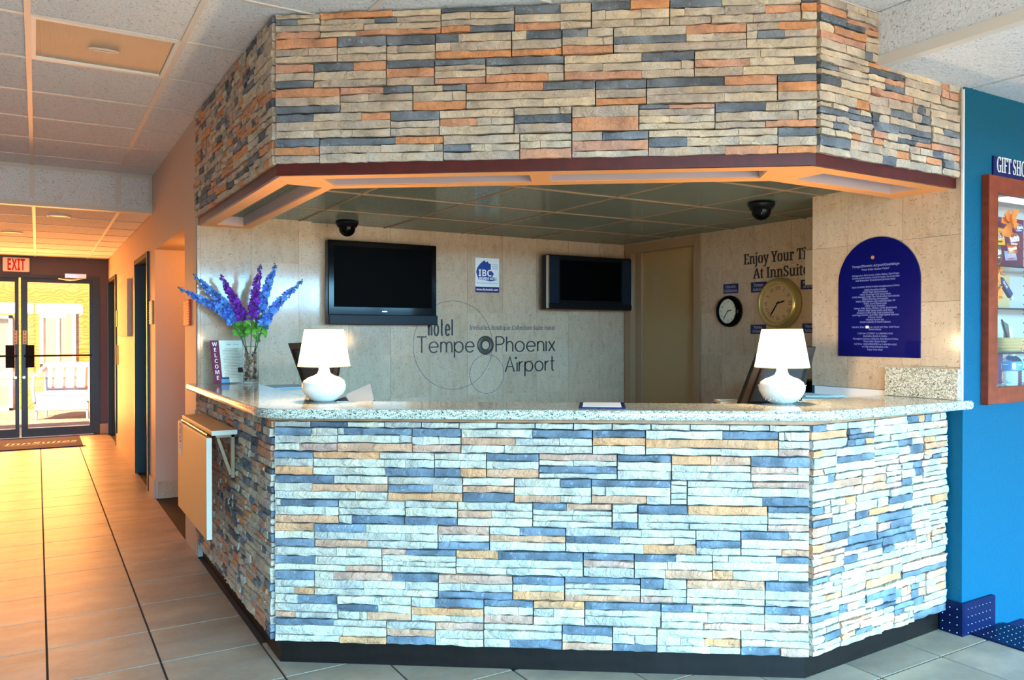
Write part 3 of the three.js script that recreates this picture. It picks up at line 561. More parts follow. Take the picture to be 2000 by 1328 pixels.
// ---------------------------------------------------------------- ceiling fittings
{
  const x0 = -0.03, z0 = -4.532, P = 0.612;
  const t = thing('troffer_light', 'square ceiling light with ribbed tan lens set between the lobby ceiling tiles', 'light', [x0 + P / 2, YC, z0 + P / 2]);
  part('frame', merge([box(-0.3, 0.3, -0.004, 0.02, -0.3, -0.275), box(-0.3, 0.3, -0.004, 0.02, 0.275, 0.3), box(-0.3, -0.275, -0.004, 0.02, -0.275, 0.275), box(0.275, 0.3, -0.004, 0.02, -0.275, 0.275)]), M.white, t);
  const ribs = []; for (let i = 0; i < 108; i++) { const r = cyl(0.0028, 0.0028, 0.55, 6); r.rotateX(Math.PI / 2); r.translate(-0.27 + i * 0.00505, 0.009, 0); ribs.push(r); }
  part('lens', merge(ribs), M.lens, t, 'ribbed tan plastic lens');
  part('housing', box(-0.28, 0.28, 0.012, 0.03, -0.28, 0.28), M.lens, t);
  part('clip', new THREE.TorusGeometry(0.04, 0.006, 6, 20).scale(1.5, 0.4, 1).rotateX(Math.PI / 2).translate(0, -0.002, 0), M.lens, t);
}
for (const [px, py, lab] of [[115, 421, 'round recessed downlight in the hallway ceiling beside the bulkhead'], [23, 453, 'round recessed downlight in the hallway ceiling before the exit sign']]) {
  const p = onY(px, py, YH), t = thing('downlight', lab, 'light', [p.x, YH, p.z], 0, 'downlights in the hallway ceiling');
  part('trim_ring', new THREE.TorusGeometry(0.085, 0.012, 8, 28).rotateX(Math.PI / 2), M.white, t);
  part('lens', cyl(0.08, 0.08, 0.012, 28), M.white, t);
}
// dome cameras under the louvre ceiling
[[678, 432, 'black dome security camera above the large television', 1], [1487, 396, 'black dome security camera over the clock wall', 1.0]].forEach(([px, py, lab]) => {
  const p = onY(px, py, 2.112), t = thing('dome_camera', lab, 'camera', [p.x, 2.112, p.z], 0, 'dome cameras under the louvre ceiling');
  part('mount', lathe([[0, 0], [0.074, 0], [0.076, -0.012], [0.06, -0.04], [0.0, -0.04]]), M.black, t);
  part('dome', lathe([[0.054, -0.038], [0.053, -0.055], [0.046, -0.075], [0.032, -0.09], [0.014, -0.098], [0, -0.1]]), M.gloss, t, 'shiny black dome');
});

// ---------------------------------------------------------------- televisions
function flat(w, h, tx, o = {}) { const g = new THREE.PlaneGeometry(w, h); return [g, std({ map: tx, roughness: 0.6, ...o })]; }
{
  const z = ZT + 0.1, a = onZ(641, 467, z), b = onZ(853, 635, z), w = b.x - a.x, h = a.y - b.y;
  const t = thing('television', 'large black television with a speaker bar along its bottom on the marble wall', 'television', [(a.x + b.x) / 2, b.y, z]);
  part('casing', rbox(w, h, 0.07, 0.008).translate(0, h / 2, -0.036), M.gloss, t);
  part('screen', rbox(w * 0.9, h * 0.72, 0.006, 0.002).translate(0.0, h * 0.57, 0.0), M.screen, t, 'matt black screen');
  part('speaker_bar', rbox(w, h * 0.12, 0.03, 0.006).translate(0, h * 0.06, 0.006), M.charcoal, t, 'dark blue-grey speaker bar');
  part('logo_plate', box(-0.018, 0.018, h * 0.157, h * 0.166, 0.0, 0.002), M.chrome, t);
  part('wall_mount', box(-0.12, 0.12, h * 0.3, h * 0.7, -0.099, -0.07), M.black, t);
}
{
  const z = ZT + 0.17, a = onZ(1070, 496, z), b = onZ(1234, 607, z), w = b.x - a.x, h = a.y - b.y;
  const t = thing('television', 'smaller black television with side speakers beside the tan door', 'television', [(a.x + b.x) / 2, b.y, z]);
  part('casing', rbox(w, h, 0.09, 0.01).translate(0, h / 2, -0.046), M.black, t);
  part('screen', rbox(w * 0.72, h * 0.74, 0.006, 0.002).translate(0.0, h * 0.54, 0.0), M.screen, t, 'matt black screen');
  for (const s of [-1, 1]) { part('speaker', box(s * w * 0.43 - w * 0.055, s * w * 0.43 + w * 0.055, h * 0.12, h * 0.97, 0, 0.004), M.charcoal, t); part('edge_strip', box(s * w * 0.495 - 0.006, s * w * 0.495 + 0.006, h * 0.02, h * 0.98, -0.02, 0.005), M.chrome, t, 'silver edge strip'); }
  part('chin', rbox(w * 0.98, h * 0.1, 0.02, 0.006).translate(0, h * 0.06, 0.003), M.black, t);
  part('wall_mount', box(-0.1, 0.1, h * 0.3, h * 0.7, -0.169, -0.09), M.black, t);
}

// ---------------------------------------------------------------- lettering and signs
// a word as separate letters; size is cap height, stretched to the given width
function letters(root, text, f, width, cap, depth, mat, x0, y0, name = 'letter') {
  const size = cap / 0.72, gs = []; let x = 0;
  const d = f.data, sc = size / d.resolution;
  for (const ch of text) { const gl = d.glyphs[ch] || d.glyphs['?']; if (ch !== ' ') { const g = new TextGeometry(ch, { font: f, size, depth, curveSegments: 4, bevelEnabled: false }); g.translate(x, 0, 0); gs.push(g); } x += gl.ha * sc; }
  const k = width / x;
  for (const g of gs) { g.scale(k, 1, 1); g.translate(x0, y0, 0); mesh(name, g, mat, root); }
}
// thin round-stroked lettering: each glyph is a set of pen strokes (cap height 1)
const arc = (cx, cy, rx, ry, a0, a1, n = 22) => Array.from({ length: n + 1 }, (_, i) => { const a = (a0 + (a1 - a0) * i / n) * Math.PI / 180; return [cx + rx * Math.cos(a), cy + ry * Math.sin(a)]; });
const G = {
  T: [0.62, [[0, 1], [0.62, 1]], [[0.31, 1], [0.31, 0]]], e: [0.6, [[0.02, 0.35], [0.58, 0.35]], arc(0.3, 0.34, 0.29, 0.34, 2, 318)],
  m: [0.74, [[0, 0], [0, 0.68]], [...arc(0.185, 0.42, 0.185, 0.25, 180, 0, 12), [0.37, 0]], [...arc(0.555, 0.42, 0.185, 0.25, 180, 0, 12), [0.74, 0]]],
  p: [0.58, [[0, -0.34], [0, 0.68]], arc(0.29, 0.34, 0.29, 0.34, 0, 360)], P: [0.52, [[0, 0], [0, 1]], [[0, 1], [0.26, 1], ...arc(0.26, 0.74, 0.26, 0.26, 90, -90, 14), [0, 0.48]]],
  h: [0.42, [[0, 0], [0, 1]], [...arc(0.21, 0.42, 0.21, 0.26, 180, 0, 14), [0.42, 0]]], o: [0.6, arc(0.3, 0.34, 0.3, 0.34, 0, 360)], n: [0.42, [[0, 0], [0, 0.68]], [...arc(0.21, 0.42, 0.21, 0.26, 180, 0, 14), [0.42, 0]]],
  j: [0.02, [[0, 0], [0, 0.68]]], x: [0.42, [[0, 0], [0.42, 0.68]], [[0, 0.68], [0.42, 0]]], A: [0.64, [[0, 0], [0.32, 1], [0.64, 0]], [[0.12, 0.34], [0.52, 0.34]]],
  i: [0.02, [[0.04, 0], [0.04, 0.62]], arc(-0.05, 0.93, 0.035, 0.035, 0, 360, 12)], r: [0.26, [[0, 0], [0, 0.68]], arc(0.24, 0.38, 0.24, 0.28, 180, 85, 10)], t: [0.28, [[0.1, 1], [0.1, 0.14], ...arc(0.22, 0.13, 0.12, 0.12, 180, 280, 8)], [[0, 0.68], [0.28, 0.68]]], l: [0.02, [[0, 0], [0, 1]]],
};
function strokeWord(root, text, x0, y0, width, cap, pen, depth, mat, gap = 0.17) {
  let x = 0; const adv = [...text].map((c) => { const q = x; x += G[c][0] + gap; return q; }), k = width / (x - gap);
  [...text].forEach((c, i) => {
    const gs = [];
    for (const line of G[c].slice(1)) {
      const pt = line.map(([u, v]) => [x0 + (adv[i] + u) * k, y0 + v * cap]), L = [], Rr = [];
      pt.forEach((p, j) => { const a = pt[Math.max(0, j - 1)], b = pt[Math.min(pt.length - 1, j + 1)], d = [b[0] - a[0], b[1] - a[1]], m = Math.hypot(...d) || 1; L.push(new THREE.Vector2(p[0] - d[1] / m * pen / 2, p[1] + d[0] / m * pen / 2)); Rr.push(new THREE.Vector2(p[0] + d[1] / m * pen / 2, p[1] - d[0] / m * pen / 2)); });
      gs.push(new THREE.ExtrudeGeometry(new THREE.Shape([...L, ...Rr.reverse()]), { depth, bevelEnabled: false }));
    }
    mesh('letter', merge(gs), mat, root);
  });
}
{
  const t = thing('hotel_sign', 'dark raised lettering naming the hotel with a thick ring on the marble wall', 'sign', [0, 0, ZT + 0.001]);
  strokeWord(t, 'hotel', 2.43, 1.366, 0.19, 0.118, 0.0115, 0.006, M.letter, 0.4);
  strokeWord(t, 'Tempe', 2.337, 1.242, 0.465, 0.114, 0.0082, 0.006, M.letter);
  strokeWord(t, 'Phoenjx', 2.99, 1.242, 0.535, 0.114, 0.0082, 0.006, M.letter);
  strokeWord(t, 'Airport', 3.072, 1.088, 0.45, 0.112, 0.0082, 0.006, M.letter);
  letters(t, 'InnSuites Boutique Collection Suite Hotel', font.sans_regular, 0.765, 0.024, 0.002, std({ color: lin(0.06, 0.09, 0.11), roughness: 0.5 }), 2.763, 1.409, 'small_letter');
  part('ring', new THREE.TorusGeometry(0.0505, 0.0195, 8, 56).scale(1, 1, 0.3).translate(2.898, 1.293, 0.006), M.ring, t, 'thick dark ring');
  const thin = std({ color: lin(0.03, 0.10, 0.15), roughness: 0.5 });
  part('large_circle', new THREE.TorusGeometry(0.325, 0.0016, 5, 96).translate(2.634, 1.295, 0), thin, t, 'thin line circle');
  part('small_circle', new THREE.TorusGeometry(0.147, 0.0016, 5, 72).translate(2.913, 1.075, 0), thin, t, 'thin line circle');
}
{
  const a = onZ(927.5, 503, ZT), b = onZ(974, 572, ZT), w = b.x - a.x, h = a.y - b.y;
  const t = thing('membership_sign', 'white and blue membership placard with web address between the televisions', 'sign', [(a.x + b.x) / 2, b.y, ZT]);
  part('board', box(-w / 2, w / 2, 0, h, 0.001, 0.006), M.white, t);
  const tx = canvasTex(512, 700, (c, W, H) => {
    c.fillStyle = '#e4eef2'; c.fillRect(0, 0, W, H); c.fillStyle = '#0c3f94';
    c.beginPath(); c.moveTo(20, 300); c.bezierCurveTo(25, 180, 110, 110, 190, 45); c.lineTo(225, 85); c.lineTo(265, 65); c.lineTo(290, 110); c.lineTo(330, 110); c.lineTo(332, 240); c.lineTo(400, 320); c.lineTo(360, 370); c.lineTo(470, 440); c.lineTo(330, 470); c.lineTo(240, 455); c.lineTo(70, 440); c.closePath(); c.fill();
    c.fillStyle = '#ffffff'; c.font = 'bold 190px sans-serif'; c.fillText('IBC', 65, 372, 290);
    c.font = 'bold 74px sans-serif'; c.lineWidth = 8; c.strokeStyle = '#0c3f94'; c.strokeText('MEMBER HOTEL', 72, 442, 400); c.fillText('MEMBER HOTEL', 72, 442, 400);
    c.fillStyle = '#274a7a'; c.font = '32px sans-serif'; c.fillText('InnSuites', 356, 140, 130); c.fillText('Boutique', 356, 180, 130); c.fillText('Collection', 356, 220, 130);
    c.font = '28px sans-serif'; c.fillText('Hotel Independent Owned & Operated', 30, 520, 450);
    c.fillStyle = '#0a1266'; c.fillRect(0, 585, W, 115); c.fillStyle = '#fff'; c.font = 'bold 62px sans-serif'; c.fillText('www.ibchotels.com', 22, 662, 470);
  });
  const [g, m] = flat(w, h, tx); part('print', g.translate(0, h / 2, 0.0066), m, t);
}
function wallLetters(name, label, rows) {
  const t = thing(name, label, 'sign', [XC - 0.001, 0, 0], -Math.PI / 2); // local x runs along +z of the room
  for (const [text, z0, y, cap, w] of rows) letters(t, text, font.serif_regular, w, cap, 0.006, M.letter, z0, y);
  return t;
}
wallLetters('welcome_lettering', 'black serif greeting lettering above the wall clocks', [['Enjoy Your Time', -3.945, 1.86, 0.052, 0.65], ['At InnSuites', -3.857, 1.757, 0.051, 0.50]]);
// plaques
function plaque(zc, yc, w, h, l1, l2, lab) {
  const t = thing('city_plaque', lab, 'plaque', [XC, yc, zc], -Math.PI / 2, 'city plaques on the clock wall');
  part('plate', box(-w / 2, w / 2, -h / 2, h / 2, 0.0005, 0.005), M.signblue, t);
  const tx = canvasTex(256, 128, (c) => { c.fillStyle = '#0b1660'; c.fillRect(0, 0, 256, 128); c.fillStyle = '#cfd6ea'; c.font = '50px serif'; c.textAlign = 'center'; c.fillText(l1, 128, 54, 236); c.fillText(l2, 128, 108, 236); });
  const [g, m] = flat(w, h, tx, { roughness: 0.35 }); part('print', g.translate(0, 0, 0.0056), m, t);
}
plaque(-4.064, 1.699, 0.137, 0.068, 'Ontario', 'California', 'small blue plaque reading Ontario California above the black clock');
plaque(-3.81, 1.697, 0.132, 0.07, 'Tempe', 'Arizona', 'small blue plaque reading Tempe Arizona beside the gold clock');
plaque(-3.393, 1.695, 0.132, 0.062, 'Phoenix', 'Arizona', 'small blue plaque reading Phoenix Arizona half hidden by the marble wall');
plaque(-3.813, 1.41, 0.132, 0.064, 'Yuma', 'Arizona', 'small blue plaque reading Yuma Arizona behind the lamp shade');
plaque(-3.38, 1.414, 0.132, 0.062, 'Tucson', 'Arizona', 'small blue plaque reading Tucson Arizona below the gold clock');
function clock(zc, yc, R, depth, rim, roman, lab) {
  const t = thing('wall_clock', lab, 'clock', [XC, yc, zc], -Math.PI / 2);
  part('case', lathe([[0, 0.001], [R * 0.98, 0.001], [R, depth * 0.3], [R * 0.97, depth * 0.7], [R * 0.86, depth], [R * 0.78, depth * 0.95], [R * 0.76, depth * 0.6]], 48).rotateX(Math.PI / 2), rim, t);
  const tx = canvasTex(512, 512, (c) => {
    c.fillStyle = roman ? '#cdb48e' : '#dfe8dc'; c.fillRect(0, 0, 512, 512); c.translate(256, 256); c.fillStyle = '#1d1a16'; c.textAlign = 'center'; c.textBaseline = 'middle';
    const rom = ['XII', 'I', 'II', 'III', 'IV', 'V', 'VI', 'VII', 'VIII', 'IX', 'X', 'XI'];
    for (let i = 0; i < 12; i++) { c.save(); c.rotate(i * Math.PI / 6); c.translate(0, -192); if (!roman) c.rotate(-i * Math.PI / 6); c.font = roman ? '58px serif' : '62px serif'; c.fillText(roman ? rom[i] : String(i || 12), 0, 0); c.restore(); }
    for (let i = 0; i < 60; i++) { c.save(); c.rotate(i * Math.PI / 30); c.fillRect(-1.5, -246, 3, i % 5 ? 6 : 12); c.restore(); }
  });
  part('dial', new THREE.CircleGeometry(R * 0.79, 48).translate(0, 0, depth * 0.6), std({ map: tx, roughness: 0.5 }), t, roman ? 'tan dial with roman numerals' : 'pale dial with numerals');
  const hand = (len, w, ang) => { const s = new THREE.Shape(); s.moveTo(-w / 2, -len * 0.15); s.lineTo(w / 2, -len * 0.15); s.lineTo(w * 0.8, len * 0.7); s.lineTo(0, len); s.lineTo(-w * 0.8, len * 0.7); return part('hand', new THREE.ExtrudeGeometry(s, { depth: 0.0015, bevelEnabled: false }).rotateZ(-ang).translate(0, 0, depth * 0.6 + 0.004), M.black, t); };
  hand(R * 0.4, R * 0.04, 2.58 * Math.PI / 6); hand(R * 0.66, R * 0.035, 36 * Math.PI / 30);
  part('glass', new THREE.CircleGeometry(R * 0.79, 40).translate(0, 0, depth * 0.8), M.glass, t);
}
clock(-4.064, 1.538, 0.113, 0.05, M.gloss, false, 'small round black wall clock with pale dial beside the tan door');
clock(-3.615, 1.58, 0.168, 0.065, M.gold, true, 'large round gold wall clock with roman numerals');
tag(mesh('wall_panel', box(XC - 0.03, XC - 0.001, 1.69, 1.91, -3.405, -3.28), M.mapleEdge), 'cream wall panel beside the greeting lettering', 'panel');
// arched notice
{
  const w = 0.45, R = w / 2, t = thing('arched_notice', 'dark blue arched notice board with small white text on marble wall', 'sign', [XA, 1.263, -2.485], -Math.PI / 2);
  const s = new THREE.Shape(); s.moveTo(-R, 0); s.lineTo(R, 0); s.lineTo(R, 0.375); s.absarc(0, 0.375, R, 0, Math.PI, false); s.lineTo(-R, 0);
  part('board', new THREE.ExtrudeGeometry(s, { depth: 0.008, bevelEnabled: false, curveSegments: 32 }), M.signblue, t);
  const tx = canvasTex(768, 1024, (c, W, H) => {
    c.fillStyle = '#02075a'; c.fillRect(0, 0, W, H); c.fillStyle = '#a9b8e6'; c.textAlign = 'center';
    const L = [[280, 34, 'Tempe/Phoenix Airport/Guadalupe'], [315, 28, '"Your Suite Choice-Value"'], [372, 25, 'Refrigerator, Microwave, Coffee Maker, Hair Dryer,'], [398, 25, 'and Iron In Each InnSuite, Executive Family, Two-Room Suite'], [424, 25, 'and Romantic Presidential Jacuzzi Suite'], [492, 24, 'Enjoy InnSuites Hotels & Suites Complimentary Extras'],
      ...['\u2022FREE Breakfast Buffet', '\u2022FREE High Speed Internet', '\u2022FREE Beverage and Social Hour', "\u2022FREE Manager's BBQ First Wednesday Each Month", '\u2022FREE Morning Newspaper', '\u2022FREE HBO Movies and Cable/Satellite TV', '\u2022FREE Local Phone Calls', '\u2022FREE Guest Laundry', 'Games, BBQ Items, Dishes, Cards, Basketball,', 'Printer, High Speed Cable and More', 'Business Center with Free Limited Fax', 'and Copy Service, and FREE High Speed Internet', '\u2022Fitness Center', '\u2022Heated Pool & Spa', '\u2022Guest Laundry & Guest Library'].map((q, i) => [524 + i * 23.5, 24, q]),
      [905, 25, 'Check In Time 3:00 p.m. Check Out Time 12:00 Noon'], [930, 24, 'Reservations']];
    for (const [y, f, q] of L) { c.font = `${f * 0.8}px serif`; c.fillText(q, W / 2 - 20, y * 0.84 + 14, 450); }
    const L2 = ['Call Free 2TEMPE7 or 1-800-841-4242', 'InnSuites Hotels & Suites', 'Throughout Arizona, California, New Mexico & Texas', '"Your Suite Choice-Value"', 'Call Free 1-888-INNSUITES or 1-800-842-4242', 'or Visit www.innsuites.com', 'Enjoy Your Stay!'];
    L2.forEach((q, i) => { c.font = '19px serif'; c.fillText(q, W / 2 - 20, 830 + i * 23, 430); });
    c.fillStyle = '#f4f4ff'; c.fillRect(275, 757, 30, 22);
  });
  const s2 = new THREE.ShapeGeometry(s, 32); const p = s2.attributes.position, uv = s2.attributes.uv; for (let i = 0; i < p.count; i++) uv.setXY(i, p.getX(i) / w + 0.5, p.getY(i) / 0.6);
  part('print', s2.translate(0, 0, 0.0085), phys({ map: tx, roughness: 0.3, specularIntensity: 0.25 }), t);
  part('screw_cap', cyl(0.009, 0.009, 0.004, 16).rotateX(Math.PI / 2).translate(-0.025, 0.5, 0.009), M.strip, t, 'small reddish round cap');
}

// ---------------------------------------------------------------- table lamps
function lamp(px, py, lab, bumpy) {
  const p = onY(px, py, YTOP), t = thing('table_lamp', lab, 'lamp', [p.x, YTOP, p.z]);
  part('base', lathe([[0, 0.0], [0.042, 0.0], [0.062, 0.012], [0.085, 0.034], [0.097, 0.058], [0.098, 0.075], [0.09, 0.094], [0.07, 0.108], [0.045, 0.117], [0.03, 0.126], [0.024, 0.14], [0.022, 0.158], [0.0, 0.158]], 40), M.ceramic, t, bumpy ? 'squat white ceramic body with raised dots' : 'squat white ceramic body');
  if (bumpy) { const b = []; for (let k = 0; k < 150; k++) { const a = k * 2.39996, q = (k + 0.5) / 150, y = 0.012 + 0.07 * q, r = 0.062 + 0.037 * Math.sqrt(q); const s = new THREE.SphereGeometry(0.0026, 5, 4); s.translate(Math.cos(a) * r, y, Math.sin(a) * r); b.push(s); } part('raised_dots', merge(b), M.ceramic, t).userData.kind = 'stuff'; }
  part('shade', lathe([[0.115, 0.157], [0.1155, 0.16], [0.0855, 0.324], [0.085, 0.324]], 40), M.shade, t, 'glowing cream fabric shade');
  part('shade_rim', merge([new THREE.TorusGeometry(0.1155, 0.0018, 6, 40).rotateX(Math.PI / 2).translate(0, 0.159, 0), new THREE.TorusGeometry(0.0855, 0.0018, 6, 40).rotateX(Math.PI / 2).translate(0, 0.324, 0)]), M.gold, t, 'thin yellow edging');
  part('socket', cyl(0.014, 0.014, 0.05, 12).translate(0, 0.18, 0), M.chrome, t);
  part('bulb', new THREE.SphereGeometry(0.026, 14, 10).translate(0, 0.23, 0), M.bulb, t);
  const l = new THREE.PointLight(lin(1, 0.66, 0.34), 1.5, 0, 2); l.position.set(0, 0.24, 0); l.shadow.radius = 1.2; l.name = 'lamp_light'; t.add(l);
}
lamp(633, 784, 'white ceramic table lamp with smooth body beside the flower vase end', false);
lamp(1527, 788, 'white ceramic table lamp with dotted body beside the arched notice', true);

// ---------------------------------------------------------------- vase, pebbles and flowers
const vp = onY(490, 750, YTOP);
{
  const t = thing('glass_vase', 'clear glass cylinder vase of pebbles on the counter', 'vase', [vp.x, YTOP, vp.z]);
  part('wall', lathe([[0, 0.001], [0.044, 0.001], [0.045, 0.003], [0.045, 0.226], [0.0445, 0.228], [0.0415, 0.226], [0.0415, 0.01], [0, 0.01]], 36), M.thickglass, t);
  const pm = [lin(0.5, 0.36, 0.2), lin(0.16, 0.11, 0.07), lin(0.72, 0.62, 0.45), lin(0.36, 0.17, 0.1), lin(0.75, 0.73, 0.68)].map((c) => std({ color: c, roughness: 0.45 }));
  const pg = [0, 1, 2].map(() => { const g = new THREE.IcosahedronGeometry(1, 2); const p = g.attributes.position; for (let i = 0; i < p.count; i++) { const v = V(p.getX(i), p.getY(i), p.getZ(i)); v.multiplyScalar(0.85 + 0.3 * vnoise(v.x * 1.4 + 9, v.y * 1.4 + v.z + 9, 64, 3)); p.setXYZ(i, v.x, v.y, v.z); } g.computeVertexNormals(); return g; });
  for (let k = 0; k < 90; k++) {
    const y = 0.02 + (k / 90) * 0.17, a = k * 2.4, r = k % 3 === 0 ? 0.012 : 0.029;
    const ci = Math.floor(rnd() * 5), m = mesh('pebble', pg[k % 3], pm[ci]); const s = rr(0.0075, 0.0105); m.scale.set(s * 1.2, s * 0.8, s); m.rotation.set(rnd() * 3, rnd() * 3, rnd() * 3);
    m.position.set(vp.x + Math.cos(a) * r, YTOP + y, vp.z + Math.sin(a) * r); tag(m, ['small tan brown river pebble inside the glass vase', 'small dark brown river pebble inside the glass vase', 'small cream river pebble inside the glass vase', 'small reddish brown river pebble inside the glass vase', 'small whitish grey river pebble inside the glass vase'][ci], 'pebble', 'pebbles in the glass vase');
  }
}
function petal(w, l) { // bent pointed petal lying along +y
  const g = new THREE.PlaneGeometry(w, l, 2, 3); g.translate(0, l / 2, 0); const p = g.attributes.position;
  for (let i = 0; i < p.count; i++) { const v = p.getY(i) / l, x = p.getX(i); p.setX(i, x * (0.35 + 1.5 * v * (1 - 0.62 * v * v) - 0.1)); p.setZ(i, 0.25 * l * v * v + 1.5 * x * x / w); }
  g.computeVertexNormals(); return g;
}
const floretGeo = [0, 1, 2].map((q) => { const l = []; for (let k = 0; k < 6; k++) { const g = petal(0.016 + 0.002 * q, 0.021 + 0.002 * q); g.rotateX(-0.75 - 0.2 * (k % 2)); g.rotateZ(0); const h = g.rotateX(Math.PI / 2); h.rotateY(k * Math.PI / 3 + 0.3 * q); l.push(h); } return merge(l); });
const leafGeo = (() => { const s = new THREE.Shape(); const n = 9; s.moveTo(0, 0); const pts = []; for (let i = 0; i <= 28; i++) { const a = -2.4 + 4.8 * i / 28, lobe = 0.4 + 0.6 * Math.pow(Math.abs(Math.cos(a * 1.9)), 0.8) * (i % 2 ? 1 : 0.82); pts.push([Math.sin(a) * lobe, 0.3 + Math.cos(a) * lobe]); } for (const [x, y] of pts) s.lineTo(x, y); const g = new THREE.ShapeGeometry(s); const p = g.attributes.position; for (let i = 0; i < p.count; i++) p.setZ(i, 0.35 * Math.sin(p.getX(i) * 4) + 0.3 * p.getY(i) * p.getY(i) - 0.4 * Math.abs(p.getX(i))); g.computeVertexNormals(); return g; })();
function flower(tipPx, startT, mats, lab, group, depthOff = 0, bend = 0) {
  const zc = vp.clone(); const f2 = V(fw.x, 0, fw.z).normalize();
  const plane = vp.clone().addScaledVector(f2, depthOff), tip = hit(tipPx[0], tipPx[1], f2, plane);
  const t = thing('delphinium_stem', lab, 'flower', [vp.x, YTOP, vp.z], 0, group);
  const base = V(rr(-0.02, 0.02), 0.1, rr(-0.02, 0.02)), end = tip.clone().sub(V(vp.x, YTOP, vp.z)), mid = base.clone().lerp(end, 0.45).add(V(-end.x * 0.12, 0.05 + bend, -end.z * 0.12));
  const rimX = base.clone().lerp(end, 0.16); rimX.x = Math.max(-0.03, Math.min(0.03, rimX.x)); rimX.z = Math.max(-0.03, Math.min(0.03, rimX.z)); rimX.y = 0.225;
  const curve = new THREE.CatmullRomCurve3([base, rimX, mid, end]);
  part('stem', new THREE.TubeGeometry(curve, 24, 0.0028, 6), M.stem, t);
  const n = 30;
  for (let k = 0; k < n; k++) {
    const q = k / (n - 1), u = startT + (0.985 - startT) * q, p = curve.getPoint(u), tg = curve.getTangent(u), sc = q > 0.86 ? 0.45 : 1.12 - 0.55 * q;
    const a = k * 2.39996, side = V(Math.cos(a), 0, Math.sin(a)); side.addScaledVector(tg, -side.dot(tg)).normalize();
    const m = mesh('floret', floretGeo[k % 3], mats[k % 2], t); m.position.copy(p).addScaledVector(side, 0.012 * sc); m.scale.setScalar(sc * 1.15);
    m.quaternion.setFromUnitVectors(V(0, 1, 0), side.clone().addScaledVector(tg, 0.35).normalize());
  }
  for (let k = 0; k < 4; k++) { const p = curve.getPoint(1 - 0.012 * k); const m = mesh('bud', new THREE.SphereGeometry(0.0042, 8, 6), M.stem, t); m.position.copy(p).add(V(rr(-0.006, 0.006), rr(0, 0.006), rr(-0.006, 0.006))); m.userData.label = 'dark unopened bud'; }
  for (let k = 0; k < 3; k++) { const u = startT - 0.02 - 0.06 * k, p = curve.getPoint(u), m = mesh('leaf', leafGeo, M.leaf, t); m.position.copy(p); m.scale.setScalar(rr(0.03, 0.046)); m.rotation.set(rr(-0.5, 0.5), rr(-0.9, 0.3), rr(-1.4, 1.4)); }
}
flower([348, 562], 0.6, M.petalB, 'blue delphinium stem leaning lowest over the hallway side of the vase', 'delphiniums in the vase', -0.02, 0.04);
flower([377, 536], 0.58, M.petalB, 'blue delphinium stem behind the purple one leaning toward the hallway', 'delphiniums in the vase', 0.05, 0.03);
flower([430, 537], 0.62, M.petalP, 'purple delphinium stem leaning toward the hallway', 'delphiniums in the vase', 0.0, 0.02);
flower([508, 518], 0.62, M.petalP, 'upright purple delphinium stem in the vase', 'delphiniums in the vase', -0.03, 0);
flower([538, 517], 0.68, M.petalB, 'blue delphinium stem standing half hidden behind the upright purple one', 'delphiniums in the vase', 0.06, 0);
flower([590, 548], 0.58, M.petalB, 'blue delphinium stem leaning toward the lamp', 'delphiniums in the vase', 0.0, 0.02);

// ---------------------------------------------------------------- welcome card, papers, devices on the desk
{
  const p = V(1.0, YTOP, -5.04), t = thing('welcome_card', 'slanted clear holder with a white welcome sheet and maroon strip beside the vase', 'sign', [p.x, YTOP, p.z], 0.25);
  const tx = canvasTex(512, 660, (c, W, H) => {
    c.fillStyle = '#e6efe0'; c.fillRect(0, 0, W, H); c.fillStyle = '#6d1347'; c.fillRect(0, 0, 140, H); c.fillStyle = '#fff'; c.font = 'bold 84px sans-serif'; c.textAlign = 'center';
    [...'WELCOME'].forEach((q, i) => c.fillText(q, 70, 88 + i * 87)); c.fillStyle = '#44504a'; c.textAlign = 'left'; c.font = 'italic 26px serif'; c.fillText('Tempe \u25CF Phoenix', 250, 70);
    for (let i = 0; i < 20; i++) c.fillRect(185 + (i % 5 === 0 ? 30 : 0), 130 + i * 24, 200 + 90 * hash2(i, 3, 1), 4); c.fillStyle = '#3a2418'; c.fillRect(400, 430, 80, 80); c.fillStyle = '#4aa3d8'; c.fillRect(120, 590, 130, 70); c.fillStyle = '#1c2340'; c.fillRect(120, 575, 130, 26);
  });
  const tilt = -0.22; const r = (g) => g.rotateX(tilt);
  part('sheet', r(new THREE.PlaneGeometry(0.205, 0.262).translate(0.01, 0.138, 0.0)), std({ map: tx, roughness: 0.6 }), t);
  part('holder', r(box(-0.125, 0.13, 0.0, 0.275, 0.0015, 0.0045)), M.glass, t, 'clear acrylic');
  part('sheet_back', r(box(-0.09, 0.11, 0.008, 0.268, -0.0028, -0.0008)), M.paper, t);
  part('foot', box(-0.125, 0.13, 0.0005, 0.0035, -0.09, 0.03), M.glass, t, 'clear acrylic foot');
}
{
  const c = [[1130, 796], [1222, 797], [1218, 786.5], [1133, 786]].map(([x, y]) => onY(x, y, YTOP + 0.003));
  const s = new THREE.Shape(c.map((q) => new THREE.Vector2(q.x, -q.z)));
  const t = thing('counter_notice', 'sheet in a blue edged frame lying flat on the middle of the counter', 'sign');
  part('frame', new THREE.ExtrudeGeometry(s, { depth: 0.004, bevelEnabled: false }).rotateX(-Math.PI / 2).translate(0, YTOP + 0.0005, 0), M.signblue, t);
  const k = c[0].clone().add(c[1]).add(c[2]).add(c[3]).multiplyScalar(0.25); const s2 = new THREE.Shape(c.map((q) => q.clone().lerp(k, 0.16)).map((q) => new THREE.Vector2(q.x, -q.z)));
  part('sheet', new THREE.ExtrudeGeometry(s2, { depth: 0.001, bevelEnabled: false }).rotateX(-Math.PI / 2).translate(0, YTOP + 0.0046, 0), M.paper, t);
}
